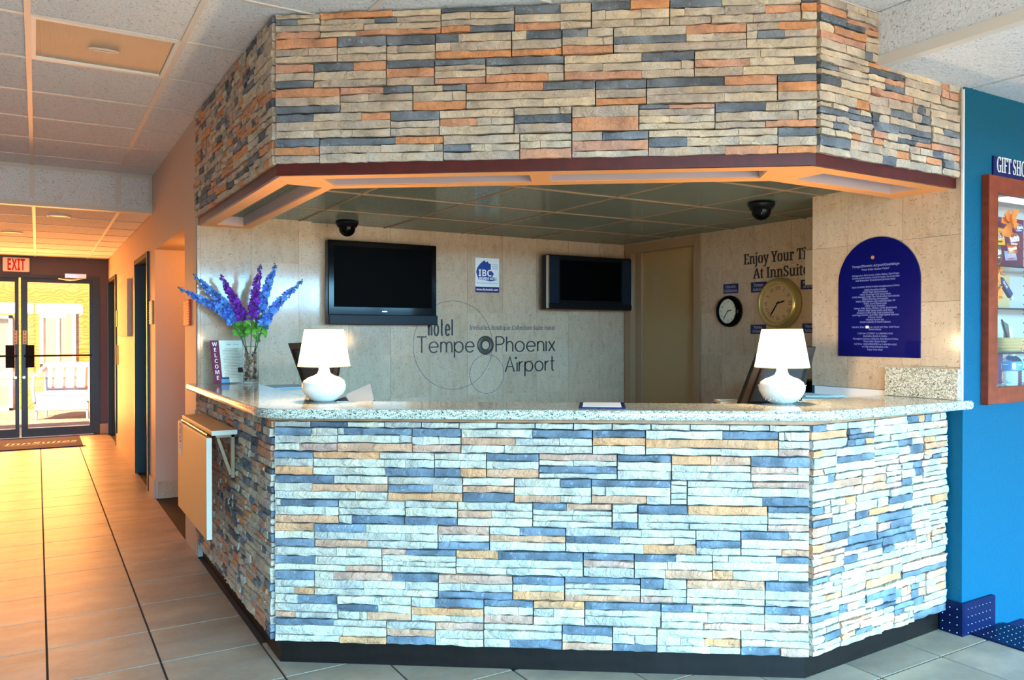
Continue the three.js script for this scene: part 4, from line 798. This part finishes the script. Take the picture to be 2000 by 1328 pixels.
// monitors seen from behind
function monitor(lab, quad, dist, vents) {
  const f2 = V(fw.x, 0, fw.z).normalize(), q = quad.map(([x, y]) => hit(x, y, f2, f2.clone().multiplyScalar(dist).setY(EYE)));
  const c = q[0].clone().add(q[1]).add(q[2]).add(q[3]).multiplyScalar(0.25), yaw = Math.atan2(-rt.z, rt.x);
  const t = thing('computer_monitor', lab, 'monitor', [c.x, c.y, c.z], yaw);
  const L = q.map((p) => { const d = p.clone().sub(c); return new THREE.Vector2(d.dot(rt), d.y); });
  const s = new THREE.Shape(L);
  part('casing', new THREE.ExtrudeGeometry(s, { depth: 0.04, bevelEnabled: true, bevelSize: 0.006, bevelThickness: 0.008, bevelSegments: 2 }).translate(0, 0, -0.05), M.brownblack, t);
  const m = L.map((p) => p.clone().multiplyScalar(0.72)); part('rear_cover', new THREE.ExtrudeGeometry(new THREE.Shape(m), { depth: 0.015, bevelEnabled: true, bevelSize: 0.012, bevelThickness: 0.012, bevelSegments: 2 }).translate(0, 0, 0.0), M.black, t);
  if (vents) { const v = []; for (let k = 0; k < 14; k++) v.push(box(-0.075, 0.0, -0.075 + k * 0.009, -0.071 + k * 0.009, 0.03, 0.032).translate(-0.03 + k * 0.003, 0, 0)); part('vent', merge(v), M.charcoal, t, 'ribbed ventilation slots'); }
  part('screen', new THREE.ExtrudeGeometry(new THREE.Shape(L.map((p) => p.clone().multiplyScalar(0.9))), { depth: 0.003, bevelEnabled: false }).translate(0, 0, -0.062), M.screen, t);
  const yb = Math.min(...L.map((p) => p.y)); part('stand', box(-0.04, 0.04, 0.905 - c.y, yb + 0.06, -0.05, -0.02), M.black, t); part('foot', rbox(0.2, 0.015, 0.16, 0.005).translate(0, 0.918 - c.y, -0.04), M.black, t);
}
monitor('dark computer monitor seen from behind beside the smooth bodied lamp', [[600, 772], [648, 772], [668, 668], [564, 672]].map(([x, y]) => [x, y]), 3.95, false);
monitor('black computer monitor with vents seen from behind the dotted lamp', [[1443, 800], [1560, 800], [1592, 679], [1492, 672]], 3.72, true);
{
  const p = onY(688, 783, 1.0), q = hit(694, 770, V(fw.x, 0, fw.z).normalize(), V(fw.x, 0, fw.z).multiplyScalar(3.75));
  const t = thing('desk_phone', 'black desk telephone with a raised pale grey panel behind the counter', 'telephone', [q.x, 0.911, q.z], Math.atan2(-rt.z, rt.x));
  part('body', rbox(0.2, 0.13, 0.16, 0.012).translate(0, 0.07, 0), M.black, t);
  part('panel', rbox(0.13, 0.008, 0.12, 0.003).rotateX(0.75).rotateZ(0.42).translate(0.02, 0.165, -0.02), std({ color: lin(0.10, 0.15, 0.22), roughness: 0.5 }), t, 'tilted pale grey panel');
  part('handset', rbox(0.045, 0.035, 0.19, 0.014).rotateZ(-0.25).translate(-0.06, 0.145, 0.01), M.black, t);
}
for (const [px, py, lab, turn, c] of [[556, 752, 'stack of pale blue papers behind the counter beside the vase', 0.3, lin(0.55, 0.75, 0.85)], [1602, 768, 'sheets of pale paper lying behind the counter below the marble wall', 0.9, lin(0.6, 0.75, 0.82)]]) {
  const p = onY(px, py, 1.06), t = thing('paper_stack', lab, 'papers', [p.x, 0.911, p.z], turn);
  part('tray', box(-0.14, 0.14, 0, 0.13, -0.19, 0.19), M.mapleEdge, t);
  for (let k = 0; k < 3; k++) { const s = part('sheet', box(-0.11, 0.11, 0, 0.004, -0.15, 0.15), std({ color: c, roughness: 0.9 }), t); s.position.set(rr(-0.03, 0.03), 0.131 + k * 0.005, rr(-0.03, 0.03)); s.rotation.y = rr(-0.4, 0.4); }
}
{
  const p = onY(1420, 783, 1.04), t = thing('paper_tray', 'cream framed tray standing behind the counter beside the vented monitor', 'tray', [p.x, 0.911, p.z], Math.atan2(-rt.z, rt.x));
  part('rim', merge([box(-0.05, 0.06, 0.12, 0.132, -0.07, -0.058), box(-0.05, 0.06, 0.12, 0.132, 0.058, 0.07), box(-0.05, -0.038, 0.12, 0.132, -0.07, 0.07), box(0.048, 0.06, 0.12, 0.132, -0.07, 0.07)]), M.mapleEdge, t);
  part('body', box(-0.05, 0.06, 0, 0.12, -0.07, 0.07), M.black, t);
}
{
  const p = onX(1577, 748, 3.95), t = thing('desk_printer', 'low black printer tucked behind the edge of the marble wall', 'printer', [p.x, 0.911, p.z - 0.1], 0);
  part('body', rbox(0.3, 0.17, 0.3, 0.015).translate(0, 0.085, 0), M.black, t); part('lid', rbox(0.28, 0.02, 0.28, 0.006).translate(0, 0.18, 0), M.charcoal, t); part('pedestal', box(-0.13, 0.13, -0.911, 0, -0.13, 0.13), M.mapleEdge, t);
}

// ---------------------------------------------------------------- drop-leaf shelf on the desk side
{
  const z0 = -4.86, z1 = -3.97, t = thing('folding_shelf', 'orange maple drop-leaf shelf hanging on the dark stone side of the desk', 'shelf', [0, 0, 0]);
  part('leaf', uvM(rbox(0.024, 0.485, z1 - z0, 0.003).translate(0.697, 0.642, (z0 + z1) / 2)), M.maple, t);
  part('leaf_edge', box(0.685, 0.709, 0.402, 0.884, z1, z1 + 0.003), M.mapleEdge, t, 'pale unfinished edge');
  part('top', uvM(rbox(0.118, 0.022, z1 - z0, 0.003).translate(0.767, 0.906, (z0 + z1) / 2)), M.maple, t);
  part('top_edge', box(0.708, 0.826, 0.895, 0.917, z1, z1 + 0.003), M.mapleEdge, t, 'pale unfinished edge');
  for (const z of [z1 - 0.05, z0 + 0.05]) { part('bracket', merge([box(0.806, 0.822, 0.68, 0.895, z - 0.012, z + 0.012), box(0.735, 0.822, 0.878, 0.895, z - 0.012, z + 0.012)]), M.tanFrame, t); const b = box(-0.007, 0.007, 0, 0.19, -0.008, 0.008); b.rotateZ(0.32); b.translate(0.805, 0.695, z); part('brace', b, M.tanFrame, t); }
  part('hinge', tube([[0.7, 0.892, z0 + 0.05], [0.7, 0.892, z1 - 0.05]], 0.005, 4, 6), M.chrome, t);
  const tx = canvasTex(128, 256, (c) => { c.fillStyle = '#e3d6cf'; c.fillRect(0, 0, 128, 256); c.fillStyle = '#2a2350'; c.beginPath(); c.roundRect(22, 14, 84, 150, 30); c.fill(); c.fillStyle = '#e9e4ea'; c.beginPath(); c.arc(60, 50, 13, 0, 7); c.fill(); c.lineWidth = 9; c.strokeStyle = '#e9e4ea'; c.beginPath(); c.moveTo(60, 62); c.lineTo(60, 105); c.lineTo(84, 105); c.lineTo(94, 140); c.stroke(); c.beginPath(); c.arc(60, 118, 28, 0.6, 4); c.stroke(); c.fillStyle = '#8a7890'; c.fillRect(30, 180, 70, 8); c.fillRect(30, 200, 60, 8); });
  const n = thing('access_sticker', 'small white sticker with a dark wheelchair symbol on the maple leaf', 'sticker', [0.6838, 0.80, -4.76], -Math.PI / 2);
  part('print', new THREE.PlaneGeometry(0.11, 0.19), std({ map: tx, roughness: 0.5 }), n); n.children[0].position.z = 0.0012;
  part('backing', box(-0.055, 0.055, -0.095, 0.095, 0, 0.0008), M.paper, n);
}

// ---------------------------------------------------------------- hallway wall things
{
  const t = thing('canvas_picture', 'pale frameless canvas picture hanging on the hallway wall between the doors', 'picture', [XW, 1.35, -9.66], -Math.PI / 2);
  part('canvas', box(-0.56, 0.56, 0, 0.6, 0.002, 0.045), std({ color: lin(0.72, 0.6, 0.5), roughness: 0.8 }), t);
  const tx = canvasTex(256, 160, (c) => { c.fillStyle = '#d9b79a'; c.fillRect(0, 0, 256, 160); c.strokeStyle = '#a8714e'; c.lineWidth = 3; for (let i = 0; i < 7; i++) { c.beginPath(); c.moveTo(20 + i * 34, 160); c.bezierCurveTo(60 + i * 20, 110, 10 + i * 36, 70, 60 + i * 26, 0); c.stroke(); } });
  const [g, m] = flat(1.1, 0.59, tx); part('print', g.translate(0, 0.3, 0.0462), m, t);
}
function wallSign(name, lab, cat, zc, y0, y1, w, mat, ridges) {
  const t = thing(name, lab, cat, [XW, y0, zc], -Math.PI / 2); part('plate', rbox(w, y1 - y0, 0.012, 0.004).translate(0, (y1 - y0) / 2, 0.0065), mat, t);
  if (ridges) for (let k = 0; k < ridges; k++) part('ridge', box(-w / 2 + 0.008, w / 2 - 0.008, (y1 - y0) * (k + 0.35) / ridges, (y1 - y0) * (k + 0.6) / ridges, 0.012, 0.017), mat, t);
}
const redM = std({ color: lin(0.8, 0.05, 0.02), roughness: 0.5 });
wallSign('door_plaque', 'small dark plaque on the hallway wall beside the exit end door', 'plaque', -10.8, 1.46, 1.66, 0.16, M.brownblack);
wallSign('notice_strip', 'narrow red notice on the hallway wall below the dark plaque', 'sign', -10.77, 1.0, 1.24, 0.08, redM);
wallSign('ribbed_notice', 'tan ribbed notice on the hallway wall beside the alcove', 'sign', -7.42, 1.46, 1.66, 0.2, std({ color: lin(0.72, 0.42, 0.22), roughness: 0.5 }), 9);
wallSign('red_ribbed_panel', 'bright orange-red ribbed panel on the wall end beside the marble pier', 'sign', -5.53, 1.43, 1.60, 0.22, redM, 10);

// ---------------------------------------------------------------- exit doors
{
  const z = ZE - 0.06, zc = -0.195;
  for (const [n, x0, x1, lab] of [[4, zc + 0.012, 0.66, 'black framed glass exit door with push bar under the door closer'], [5, -1.05, zc - 0.012, 'black framed glass exit door with push bar below the exit sign']]) {
    const g = new THREE.Group(); g.name = 'door_' + n; scene.add(g); g.userData.kind = 'structure'; tag(g, lab, 'door');
    const st = 0.075, y0 = 0.012, y1 = 2.12;
    part('stile', box(x0, x0 + st, y0, y1, z - 0.022, z + 0.022), M.doorMetal, g); part('stile', box(x1 - st + 0.03, x1, y0, y1, z - 0.022, z + 0.022), M.doorMetal, g);
    part('top_rail', box(x0 + st, x1 - st + 0.03, y1 - 0.06, y1, z - 0.021, z + 0.021), M.doorMetal, g); part('bottom_rail', box(x0 + st, x1 - st + 0.03, y0, y0 + 0.11, z - 0.021, z + 0.021), M.doorMetal, g);
    part('pane', box(x0 + st, x1 - st + 0.03, y0 + 0.11, y1 - 0.06, z - 0.004, z + 0.001), M.glass, g);
    part('push_bar', tube([[x0 + 0.03, 1.085, z + 0.07], [x1 - 0.02, 1.085, z + 0.07]], 0.014, 4, 8), M.black, g);
    const hx = n === 4 ? x0 + 0.1 : x1 - 0.1; part('latch_case', box(hx - 0.05, hx + 0.05, 0.93, 1.23, z + 0.022, z + 0.06), M.brownblack, g);
    part('lock', cyl(0.017, 0.017, 0.01, 16).rotateX(Math.PI / 2).translate(n === 4 ? x0 + 0.03 : x1 - 0.04, 0.8, z + 0.026), M.chrome, g);
    const tx = canvasTex(64, 256, (c) => { c.fillStyle = '#d8d0b0'; c.fillRect(0, 0, 64, 256); c.fillStyle = '#222'; c.font = 'bold 44px sans-serif'; c.textAlign = 'center'; [...'PUSH'].forEach((q, i) => c.fillText(q, 32, 52 + i * 62)); });
    part('push_label', new THREE.PlaneGeometry(0.045, 0.18).translate(n === 4 ? x0 + 0.04 : x1 - 0.04, 1.33, z + 0.0235), std({ map: tx }), g);
  }
  const f = new THREE.Group(); f.name = 'trim_1'; scene.add(f); f.userData.kind = 'structure'; tag(f, 'black metal frame around the glass exit doors', 'door frame');
  part('jamb', box(0.66, 0.735, 0, 2.16, ZE - 0.12, ZE + 0.012), M.doorMetal, f); part('jamb', box(-1.13, -1.05, 0, 2.16, ZE - 0.12, ZE + 0.012), M.doorMetal, f);
  part('head', box(-1.05, 0.66, 2.12, 2.16, ZE - 0.118, ZE + 0.011), M.doorMetal, f); part('threshold', box(-1.13, 0.735, 0, 0.012, ZE - 0.12, ZE), M.chrome, f);
  const cl = thing('door_closer', 'silver door closer arm above the glass exit door', 'door closer', [0.45, 2.13, ZE - 0.02]);
  part('body', rbox(0.26, 0.06, 0.06, 0.008).translate(0, 0.03, 0.04), M.chrome, cl); part('arm', tube([[0.08, 0, 0.05], [-0.06, -0.03, 0.13], [-0.2, -0.01, 0.04]], 0.01, 10, 6), M.chrome, cl);
  const e = thing('exit_sign', 'white exit sign with red letters over the glass doors', 'sign', [-0.232, 2.19, ZE + 0.02]);
  part('box', rbox(0.30, 0.185, 0.05, 0.015).translate(0, 0.0925, 0), std({ color: lin(0.8, 0.76, 0.72), roughness: 0.4, emissive: lin(0.8, 0.6, 0.55), emissiveIntensity: 0.08 }), e);
  letters(e, 'EXIT', font.sans_bold, 0.205, 0.11, 0.004, std({ color: lin(0.55, 0.004, 0.02), roughness: 0.6 }), -0.105, 0.018); e.children.slice(1).forEach((c) => { c.position.z = 0.025; });
}
{
  const t = thing('door_mat', 'dark blue entrance mat with pale script lettering before the exit doors', 'mat', [0.03, 0.001, -11.58]);
  part('pile', rbox(0.9, 0.012, 1.08, 0.004).translate(0, 0.006, 0), M.matBlue, t);
  part('border', merge([box(0.45, 0.475, 0, 0.01, -0.54, 0.54), box(-0.475, -0.45, 0, 0.01, -0.54, 0.54)]), redM, t, 'red rubber border');
  const tx = canvasTex(512, 512, (c) => { c.fillStyle = '#14143c'; c.fillRect(0, 0, 512, 512); c.strokeStyle = '#c9c4d6'; c.fillStyle = '#c9c4d6'; c.font = 'italic 120px serif'; c.fillText('InnSuites', 20, 300, 470); c.lineWidth = 5; c.beginPath(); c.moveTo(30, 330); c.bezierCurveTo(180, 380, 320, 300, 480, 340); c.stroke(); });
  part('print', new THREE.PlaneGeometry(0.86, 1.04).rotateX(-Math.PI / 2).translate(0, 0.0125, 0), std({ map: tx, roughness: 1 }), t);
}

// ---------------------------------------------------------------- patio outside
struct('ground_patio', box(-12, 12, -0.3, -0.04, -40, ZE - 0.12), M.gravel, 'sunlit pinkish gravel yard outside the exit doors', 'ground');
const ZP = -17.4;
const pw = structGroup('wall_patio', 'sunlit yellow stucco wall across the yard', 'wall');
part('stucco', box(-9, 9, -0.1, 4.6, ZP - 0.3, ZP), M.stucco, pw);
struct('ground_slab', box(-1.5, 2.2, -0.05, -0.02, -13.9, ZE - 0.14), std({ color: lin(0.4, 0.36, 0.34), roughness: 1 }), 'pale concrete step outside the exit doors', 'ground');
function patioWindow(x0, x1, y0, y1, lab, tilt = 0) {
  const g = new THREE.Group(); g.name = numbered('window_1').replace('window_1_00', 'window_1'); scene.add(g); g.userData.kind = 'structure'; tag(g, lab, 'window');
  part('window_frame', merge([box(x0, x1, y0, y0 + 0.06, ZP, ZP + 0.08), box(x0, x1, y1 - 0.06, y1, ZP, ZP + 0.08), box(x0, x0 + 0.06, y0, y1, ZP, ZP + 0.08), box(x1 - 0.06, x1, y0, y1, ZP, ZP + 0.08)]), M.white, g);
  part('blind', box(x0 + 0.06, x1 - 0.06, y0 + 0.06, y1 - 0.06, ZP, ZP + 0.02), std({ color: lin(0.42, 0.36, 0.2), roughness: 0.9 }), g, 'white blind');
  part('mullion', box((x0 + x1) / 2 - 0.025, (x0 + x1) / 2 + 0.025, y0, y1, ZP + 0.02, ZP + 0.07), M.white, g);
  part('pane', box(x0 + 0.06, x1 - 0.06, y0 + 0.06, y1 - 0.06, ZP + 0.045, ZP + 0.05), M.glass, g);
}
{ const a = onZ(77, 597, ZP), b = onZ(148, 715, ZP); patioWindow(a.x, b.x, b.y, a.y, 'white framed window in the stucco wall seen through the exit door'); }
{ const a = onZ(-60, 615, ZP), b = onZ(25, 760, ZP); patioWindow(a.x, b.x, b.y - 0.4, a.y, 'white framed window in the stucco wall behind the door edge'); }
{
  const z = -15.4, t = thing('garden_chair', 'wicker garden armchair with a red and white striped cushion in the yard', 'chair', [0.42, -0.04, z], -0.25);
  const wk = std({ color: lin(0.30, 0.29, 0.36), roughness: 0.7 });
  for (const [x, q] of [[-0.38, -0.3], [0.38, -0.3], [-0.38, 0.3], [0.38, 0.3]]) part('leg', tube([[x, 0, q], [x * 0.97, 0.42, q * 0.97]], 0.02, 4, 7), wk, t);
  part('seat', rbox(0.8, 0.06, 0.66, 0.02).translate(0, 0.42, 0), wk, t); part('apron', rbox(0.8, 0.26, 0.03, 0.01).translate(0, 0.28, 0.31), wk, t, 'woven wicker panel');
  part('backrest', rbox(0.82, 0.5, 0.05, 0.02).rotateX(-0.2).translate(0, 0.68, -0.34), wk, t);
  for (const s of [-1, 1]) part('armrest', tube([[s * 0.4, 0.86, -0.33], [s * 0.43, 0.76, 0], [s * 0.43, 0.64, 0.3], [s * 0.4, 0.3, 0.33]], 0.028, 16, 8), wk, t);
  const cu = part('cushion', rbox(0.68, 0.36, 0.1, 0.04).rotateX(-0.2).translate(0, 0.66, -0.27), std({ color: lin(0.5, 0.42, 0.4) }), t);
  for (let k = 0; k < 4; k++) part('stripe', rbox(0.07, 0.365, 0.104, 0.03).rotateX(-0.2).translate(-0.25 + k * 0.17, 0.66, -0.269), redM, cu, 'red stripe');
}

// ---------------------------------------------------------------- gift cabinet in the blue wall
{
  const { x0, x1, y0, y1 } = cab, fwd = 0.075, dp = 0.23;
  const t = thing('display_cabinet', 'cherry framed glass display cabinet set in the blue wall', 'cabinet', [0, 0, ZBL]);
  const miter = (pts) => { const s = new THREE.Shape(pts.map(([x, y]) => new THREE.Vector2(x, y))); return uvM(new THREE.ExtrudeGeometry(s, { depth: 0.03, bevelEnabled: true, bevelSize: 0.002, bevelThickness: 0.003, bevelSegments: 1 }).translate(0, 0, 0.003)); };
  part('frame', miter([[x0, y0], [x0 + fwd, y0 + fwd], [x0 + fwd, y1 - fwd], [x0, y1]]), M.cherry, t); part('frame', miter([[x1, y0], [x1, y1], [x1 - fwd, y1 - fwd], [x1 - fwd, y0 + fwd]]), M.cherry, t);
  part('frame', miter([[x0, y1], [x0 + fwd, y1 - fwd], [x1 - fwd, y1 - fwd], [x1, y1]]), M.cherry, t); part('frame', miter([[x0, y0], [x1, y0], [x1 - fwd, y0 + fwd], [x0 + fwd, y0 + fwd]]), M.cherry, t);
  const a = x0 + 0.055, b = x1 - 0.055, c = y0 + 0.055, d = y1 - 0.055, w = std({ color: lin(0.55, 0.58, 0.58), roughness: 0.5 });
  part('back_panel', box(a, b, c, d, -dp, -dp + 0.01), w, t); part('side_panel', box(a, a + 0.01, c, d, -dp, 0), w, t); part('side_panel', box(b - 0.01, b, c, d, -dp, 0), w, t); part('bottom_panel', box(a, b, c, c + 0.01, -dp, 0), w, t); part('top_panel', box(a, b, d - 0.01, d, -dp, 0), w, t);
  part('door_pane', box(x0 + 0.06, x1 - 0.06, y0 + 0.06, y1 - 0.06, 0.006, 0.009), M.glass, t);
  part('maroon_cloth', box(4.18, 4.56, 1.71, 1.99, -dp + 0.012, -dp + 0.02), std({ color: lin(0.12, 0.008, 0.05), roughness: 0.9 }), t, 'maroon backing board');
  part('maroon_cloth', box(4.18, 4.36, c + 0.01, 1.28, -dp + 0.012, -dp + 0.02), std({ color: lin(0.12, 0.008, 0.06), roughness: 0.9 }), t, 'maroon backing board');
  const holesG = []; for (let k = 0; k < 18; k++) holesG.push(cyl(0.004, 0.004, 0.003, 8).rotateX(Math.PI / 2).translate(4.585, c + 0.08 + k * 0.05, -dp + 0.011)); part('peg_holes', merge(holesG), M.black, t).userData.kind = 'stuff';
  const sh = [1.705, 1.50, 1.285];
  for (const y of sh) { part('glass_shelf', box(a + 0.012, b - 0.012, y - 0.004, y + 0.004, -dp + 0.012, -0.02), phys({ color: lin(0.5, 0.6, 0.58), transmission: 0.9, thickness: 0, roughness: 0.02 }), t); part('shelf_edge', box(a + 0.012, b - 0.012, y - 0.004, y + 0.004, -0.021, -0.018), M.charcoal, t); }
  const lt = new THREE.RectAreaLight(lin(0.85, 0.95, 1), 1.2, 0.6, 0.1); lt.name = 'cabinet_light'; lt.position.set((a + b) / 2, d - 0.02, -0.06); lt.rotation.x = -Math.PI / 2; t.add(lt);
  part('strip_lamp', box((a + b) / 2 - 0.3, (a + b) / 2 + 0.3, d - 0.018, d - 0.011, -0.11, -0.01), std({ color: lin(0.9, 0.9, 0.9), emissive: lin(0.85, 0.95, 1), emissiveIntensity: 1.2 }), t, 'slim lamp under the top');
  const Z = ZBL - 0.11;
  // snack packets
  const pk = (px, py, w2, h2, bg, fg, word, lab) => {
    const p = onZ(px, py, Z + 0.0), tx = canvasTex(256, 192, (q) => { q.fillStyle = bg; q.fillRect(0, 0, 256, 192); q.strokeStyle = '#ffffff'; q.lineWidth = 10; q.fillStyle = fg; q.font = 'bold 84px sans-serif'; q.textAlign = 'center'; q.save(); q.translate(128, 118); q.rotate(-0.18); q.strokeText(word, 0, 0, 220); q.fillText(word, 0, 0, 220); q.restore(); q.fillStyle = fg; q.fillRect(20, 150, 120, 18); });
    const g = thing('snack_packet', lab, 'snack packet', [p.x, p.y, Z + 0.0], 0, 'snack packets in the display cabinet'); g.rotation.z = rr(-0.1, 0.1); g.rotation.x = -0.12;
    const geo = new THREE.PlaneGeometry(w2, h2, 8, 6), P = geo.attributes.position; const bk = geo.clone(), B = bk.attributes.position; for (let i = 0; i < P.count; i++) { const k = 0.014 * Math.max(0, 1 - Math.pow(2 * P.getX(i) / w2, 2)) * Math.max(0, 1 - Math.pow(2 * P.getY(i) / h2, 4)); P.setZ(i, k); B.setZ(i, -k * 0.5); } geo.computeVertexNormals(); bk.computeVertexNormals();
    part('front', geo, std({ map: tx, roughness: 0.3, side: THREE.DoubleSide }), g); part('rear', bk, std({ color: new THREE.Color(bg), roughness: 0.3, side: THREE.DoubleSide }), g);
    part('seal', box(-w2 / 2, w2 / 2, h2 / 2 - 0.006, h2 / 2 + 0.004, -0.001, 0.001), std({ color: new THREE.Color(bg), roughness: 0.3 }), g);
  };
  pk(1951, 462, 0.1, 0.085, '#f0b416', '#5a2d12', 'm&m', 'yellow snack packet with brown lettering standing beside the orange flower');
  pk(1981, 468, 0.1, 0.08, '#7a0f24', '#e8dfe8', 'Skittles', 'dark red snack packet with white lettering in the display cabinet');
  pk(1947, 494, 0.085, 0.075, '#5d3b33', '#e7d2b0', 'm&m', 'brown snack packet lying at the cabinet corner below the yellow packet');
  pk(1977, 486, 0.09, 0.05, '#d8541c', '#f6d24a', "Reese's", 'orange snack packet under the dark red one');
  pk(1974, 500, 0.11, 0.045, '#8fa2c4', '#b02a3a', 'Bar', 'silver blue snack bar at the front of the top glass shelf');
  pk(1990, 446, 0.07, 0.045, '#2a3a86', '#dfe6ff', 'Oreo', 'dark blue snack packet beside the orange flower');
  const fl = (px, py, s, lab) => { const p = onZ(px, py, Z + 0.03), g = thing('orange_flower', lab, 'flower', [p.x, p.y, Z + 0.03], 0, 'artificial orange flowers in the cabinet'); for (let k = 0; k < 7; k++) { const q = part('petal', petal(0.04 * s, 0.05 * s), M.petalO, g); q.rotation.set(rr(-0.9, 0.2), rr(-0.5, 0.5), k * 0.9 + rr(-0.2, 0.2), 'ZYX'); } part('centre', new THREE.SphereGeometry(0.008 * s, 8, 6), M.stem, g); };
  fl(1970, 436, 1.3, 'orange artificial flower at the top of the cabinet over the snack packets');
  fl(1945, 530, 1.2, 'orange artificial flower on the second shelf of the cabinet');
  fl(1942, 578, 1.0, 'orange artificial flower beside the blue tube in the cabinet');
  fl(1988, 675, 0.8, 'orange artificial flower beside the wicker basket');
  { const p = onZ(1960, 572, Z - 0.06), g = thing('tan_card', 'tan card leaning at the back of the second cabinet shelf', 'card', [p.x, 1.505, Z - 0.08], 0); part('board', box(-0.09, 0.09, 0, 0.18, 0, 0.004), std({ color: lin(0.62, 0.45, 0.2) }), g); }
  { const p = onZ(1955, 562, Z), g = thing('toothpaste_tube', 'dark blue tube with white lettering in the cabinet', 'tube', [p.x, p.y, Z + 0.02], 0); g.rotation.z = -0.7; const tx = canvasTex(256, 64, (c) => { c.fillStyle = '#12306e'; c.fillRect(0, 0, 256, 64); c.fillStyle = '#fff'; c.font = 'bold 50px sans-serif'; c.fillText('Oral', 30, 50); }); part('body', rbox(0.13, 0.03, 0.02, 0.006), std({ color: lin(0.01, 0.03, 0.15), roughness: 0.3 }), g); part('print', new THREE.PlaneGeometry(0.12, 0.026).translate(0, 0, 0.0105), std({ map: tx, roughness: 0.3 }), g); part('cap', cyl(0.008, 0.01, 0.02, 10).rotateZ(Math.PI / 2).translate(0.075, 0, 0), M.white, g); }
  { const p = onZ(1965, 670, Z), g = thing('wicker_basket', 'small wicker basket of folded paper on the third cabinet shelf', 'basket', [p.x, 1.29, Z + 0.01], 0); const wk = std({ color: lin(0.6, 0.42, 0.17), roughness: 0.8 }); part('body', lathe([[0, 0], [0.055, 0], [0.075, 0.07], [0.07, 0.07], [0.052, 0.006], [0, 0.006]], 20).scale(1.2, 1, 0.8), wk, g); for (let k = 0; k < 5; k++) part('band', new THREE.TorusGeometry(0.058 + k * 0.004, 0.004, 5, 24).rotateX(Math.PI / 2).scale(1.2, 1, 0.8).translate(0, 0.008 + k * 0.0145, 0), wk, g); const pp = thing('folded_leaflets', 'white leaflets and a pen standing in the wicker basket', 'leaflets', [p.x, 1.33, Z + 0.01]); for (let k = 0; k < 3; k++) { const q = part('leaflet', box(-0.035, 0.035, 0, 0.11, -0.002, 0.002), M.paper, pp); q.rotation.set(-0.3, 0.4 * k, -0.5 + 0.5 * k); } part('pen', tube([[-0.03, 0, 0.02], [-0.06, 0.12, 0]], 0.005, 4, 6), M.charcoal, pp); }
  {
    const p = onZ(1968, 735, Z), g = thing('water_bottle', 'clear plastic water bottle with a blue label at the bottom of the cabinet', 'bottle', [p.x, 1.118, Z + 0.02], 0);
    const pr = []; for (let k = 0; k <= 10; k++) pr.push([0.045 + (k % 2 ? -0.003 : 0), 0.004 + k * 0.007]);
    part('body', lathe([[0, 0], [0.04, 0], ...pr, [0.046, 0.085], [0.046, 0.12], [0.038, 0.135], [0.02, 0.15], [0.0, 0.15]], 28), phys({ color: lin(0.85, 0.93, 0.97), transmission: 1, thickness: 0.02, roughness: 0.03, ior: 1.33 }), g);
    const tx = canvasTex(512, 128, (c) => { c.fillStyle = '#2e8fd8'; c.fillRect(0, 0, 512, 128); c.fillStyle = '#eaf4fb'; for (let k = 0; k < 4; k++) { c.fillRect(40 + k * 128, 20, 30, 90); c.fillRect(90 + k * 128, 40, 50, 12); } }); part('label', new THREE.CylinderGeometry(0.0468, 0.0468, 0.045, 28, 1, true).translate(0, 0.1, 0), std({ map: tx, roughness: 0.3, side: THREE.DoubleSide }), g, 'blue and white wrapped label');
    part('cap', cyl(0.014, 0.014, 0.014, 16).translate(0, 0.157, 0), M.white, g);
    const sh2 = []; for (let k = 0; k < 30; k++) { const q = new THREE.SphereGeometry(rr(0.006, 0.012), 7, 5); q.scale(1.2, 0.5, 1); q.translate(rr(3.86, 4.05), 1.122, Z + rr(-0.05, 0.08)); sh2.push(q); } const sl = mesh('seashell_bed', merge(sh2), M.mapleEdge); tag(sl, 'bed of small pale shells on the cabinet floor', 'shells'); sl.userData.kind = 'stuff';
  }
  const s = thing('shop_sign', 'dark blue sign reading gift shop above the cherry framed cabinet', 'sign', [3.853, 2.118, ZBL]);
  part('board', box(0, 0.36, 0, 0.097, 0.001, 0.008), M.signblue, s); letters(s, 'GIFT SHOP', font.serif_regular, 0.29, 0.052, 0.003, M.white, 0.025, 0.024); s.children.slice(1).forEach((q) => { q.position.z = 0.008; });
}

scene.traverse((o) => {
  if (o.isMesh) { o.castShadow = true; o.receiveShadow = true; }
  if (o.isDirectionalLight || o.isPointLight || o.isSpotLight) o.castShadow = true;
});
renderer.render(scene, camera);
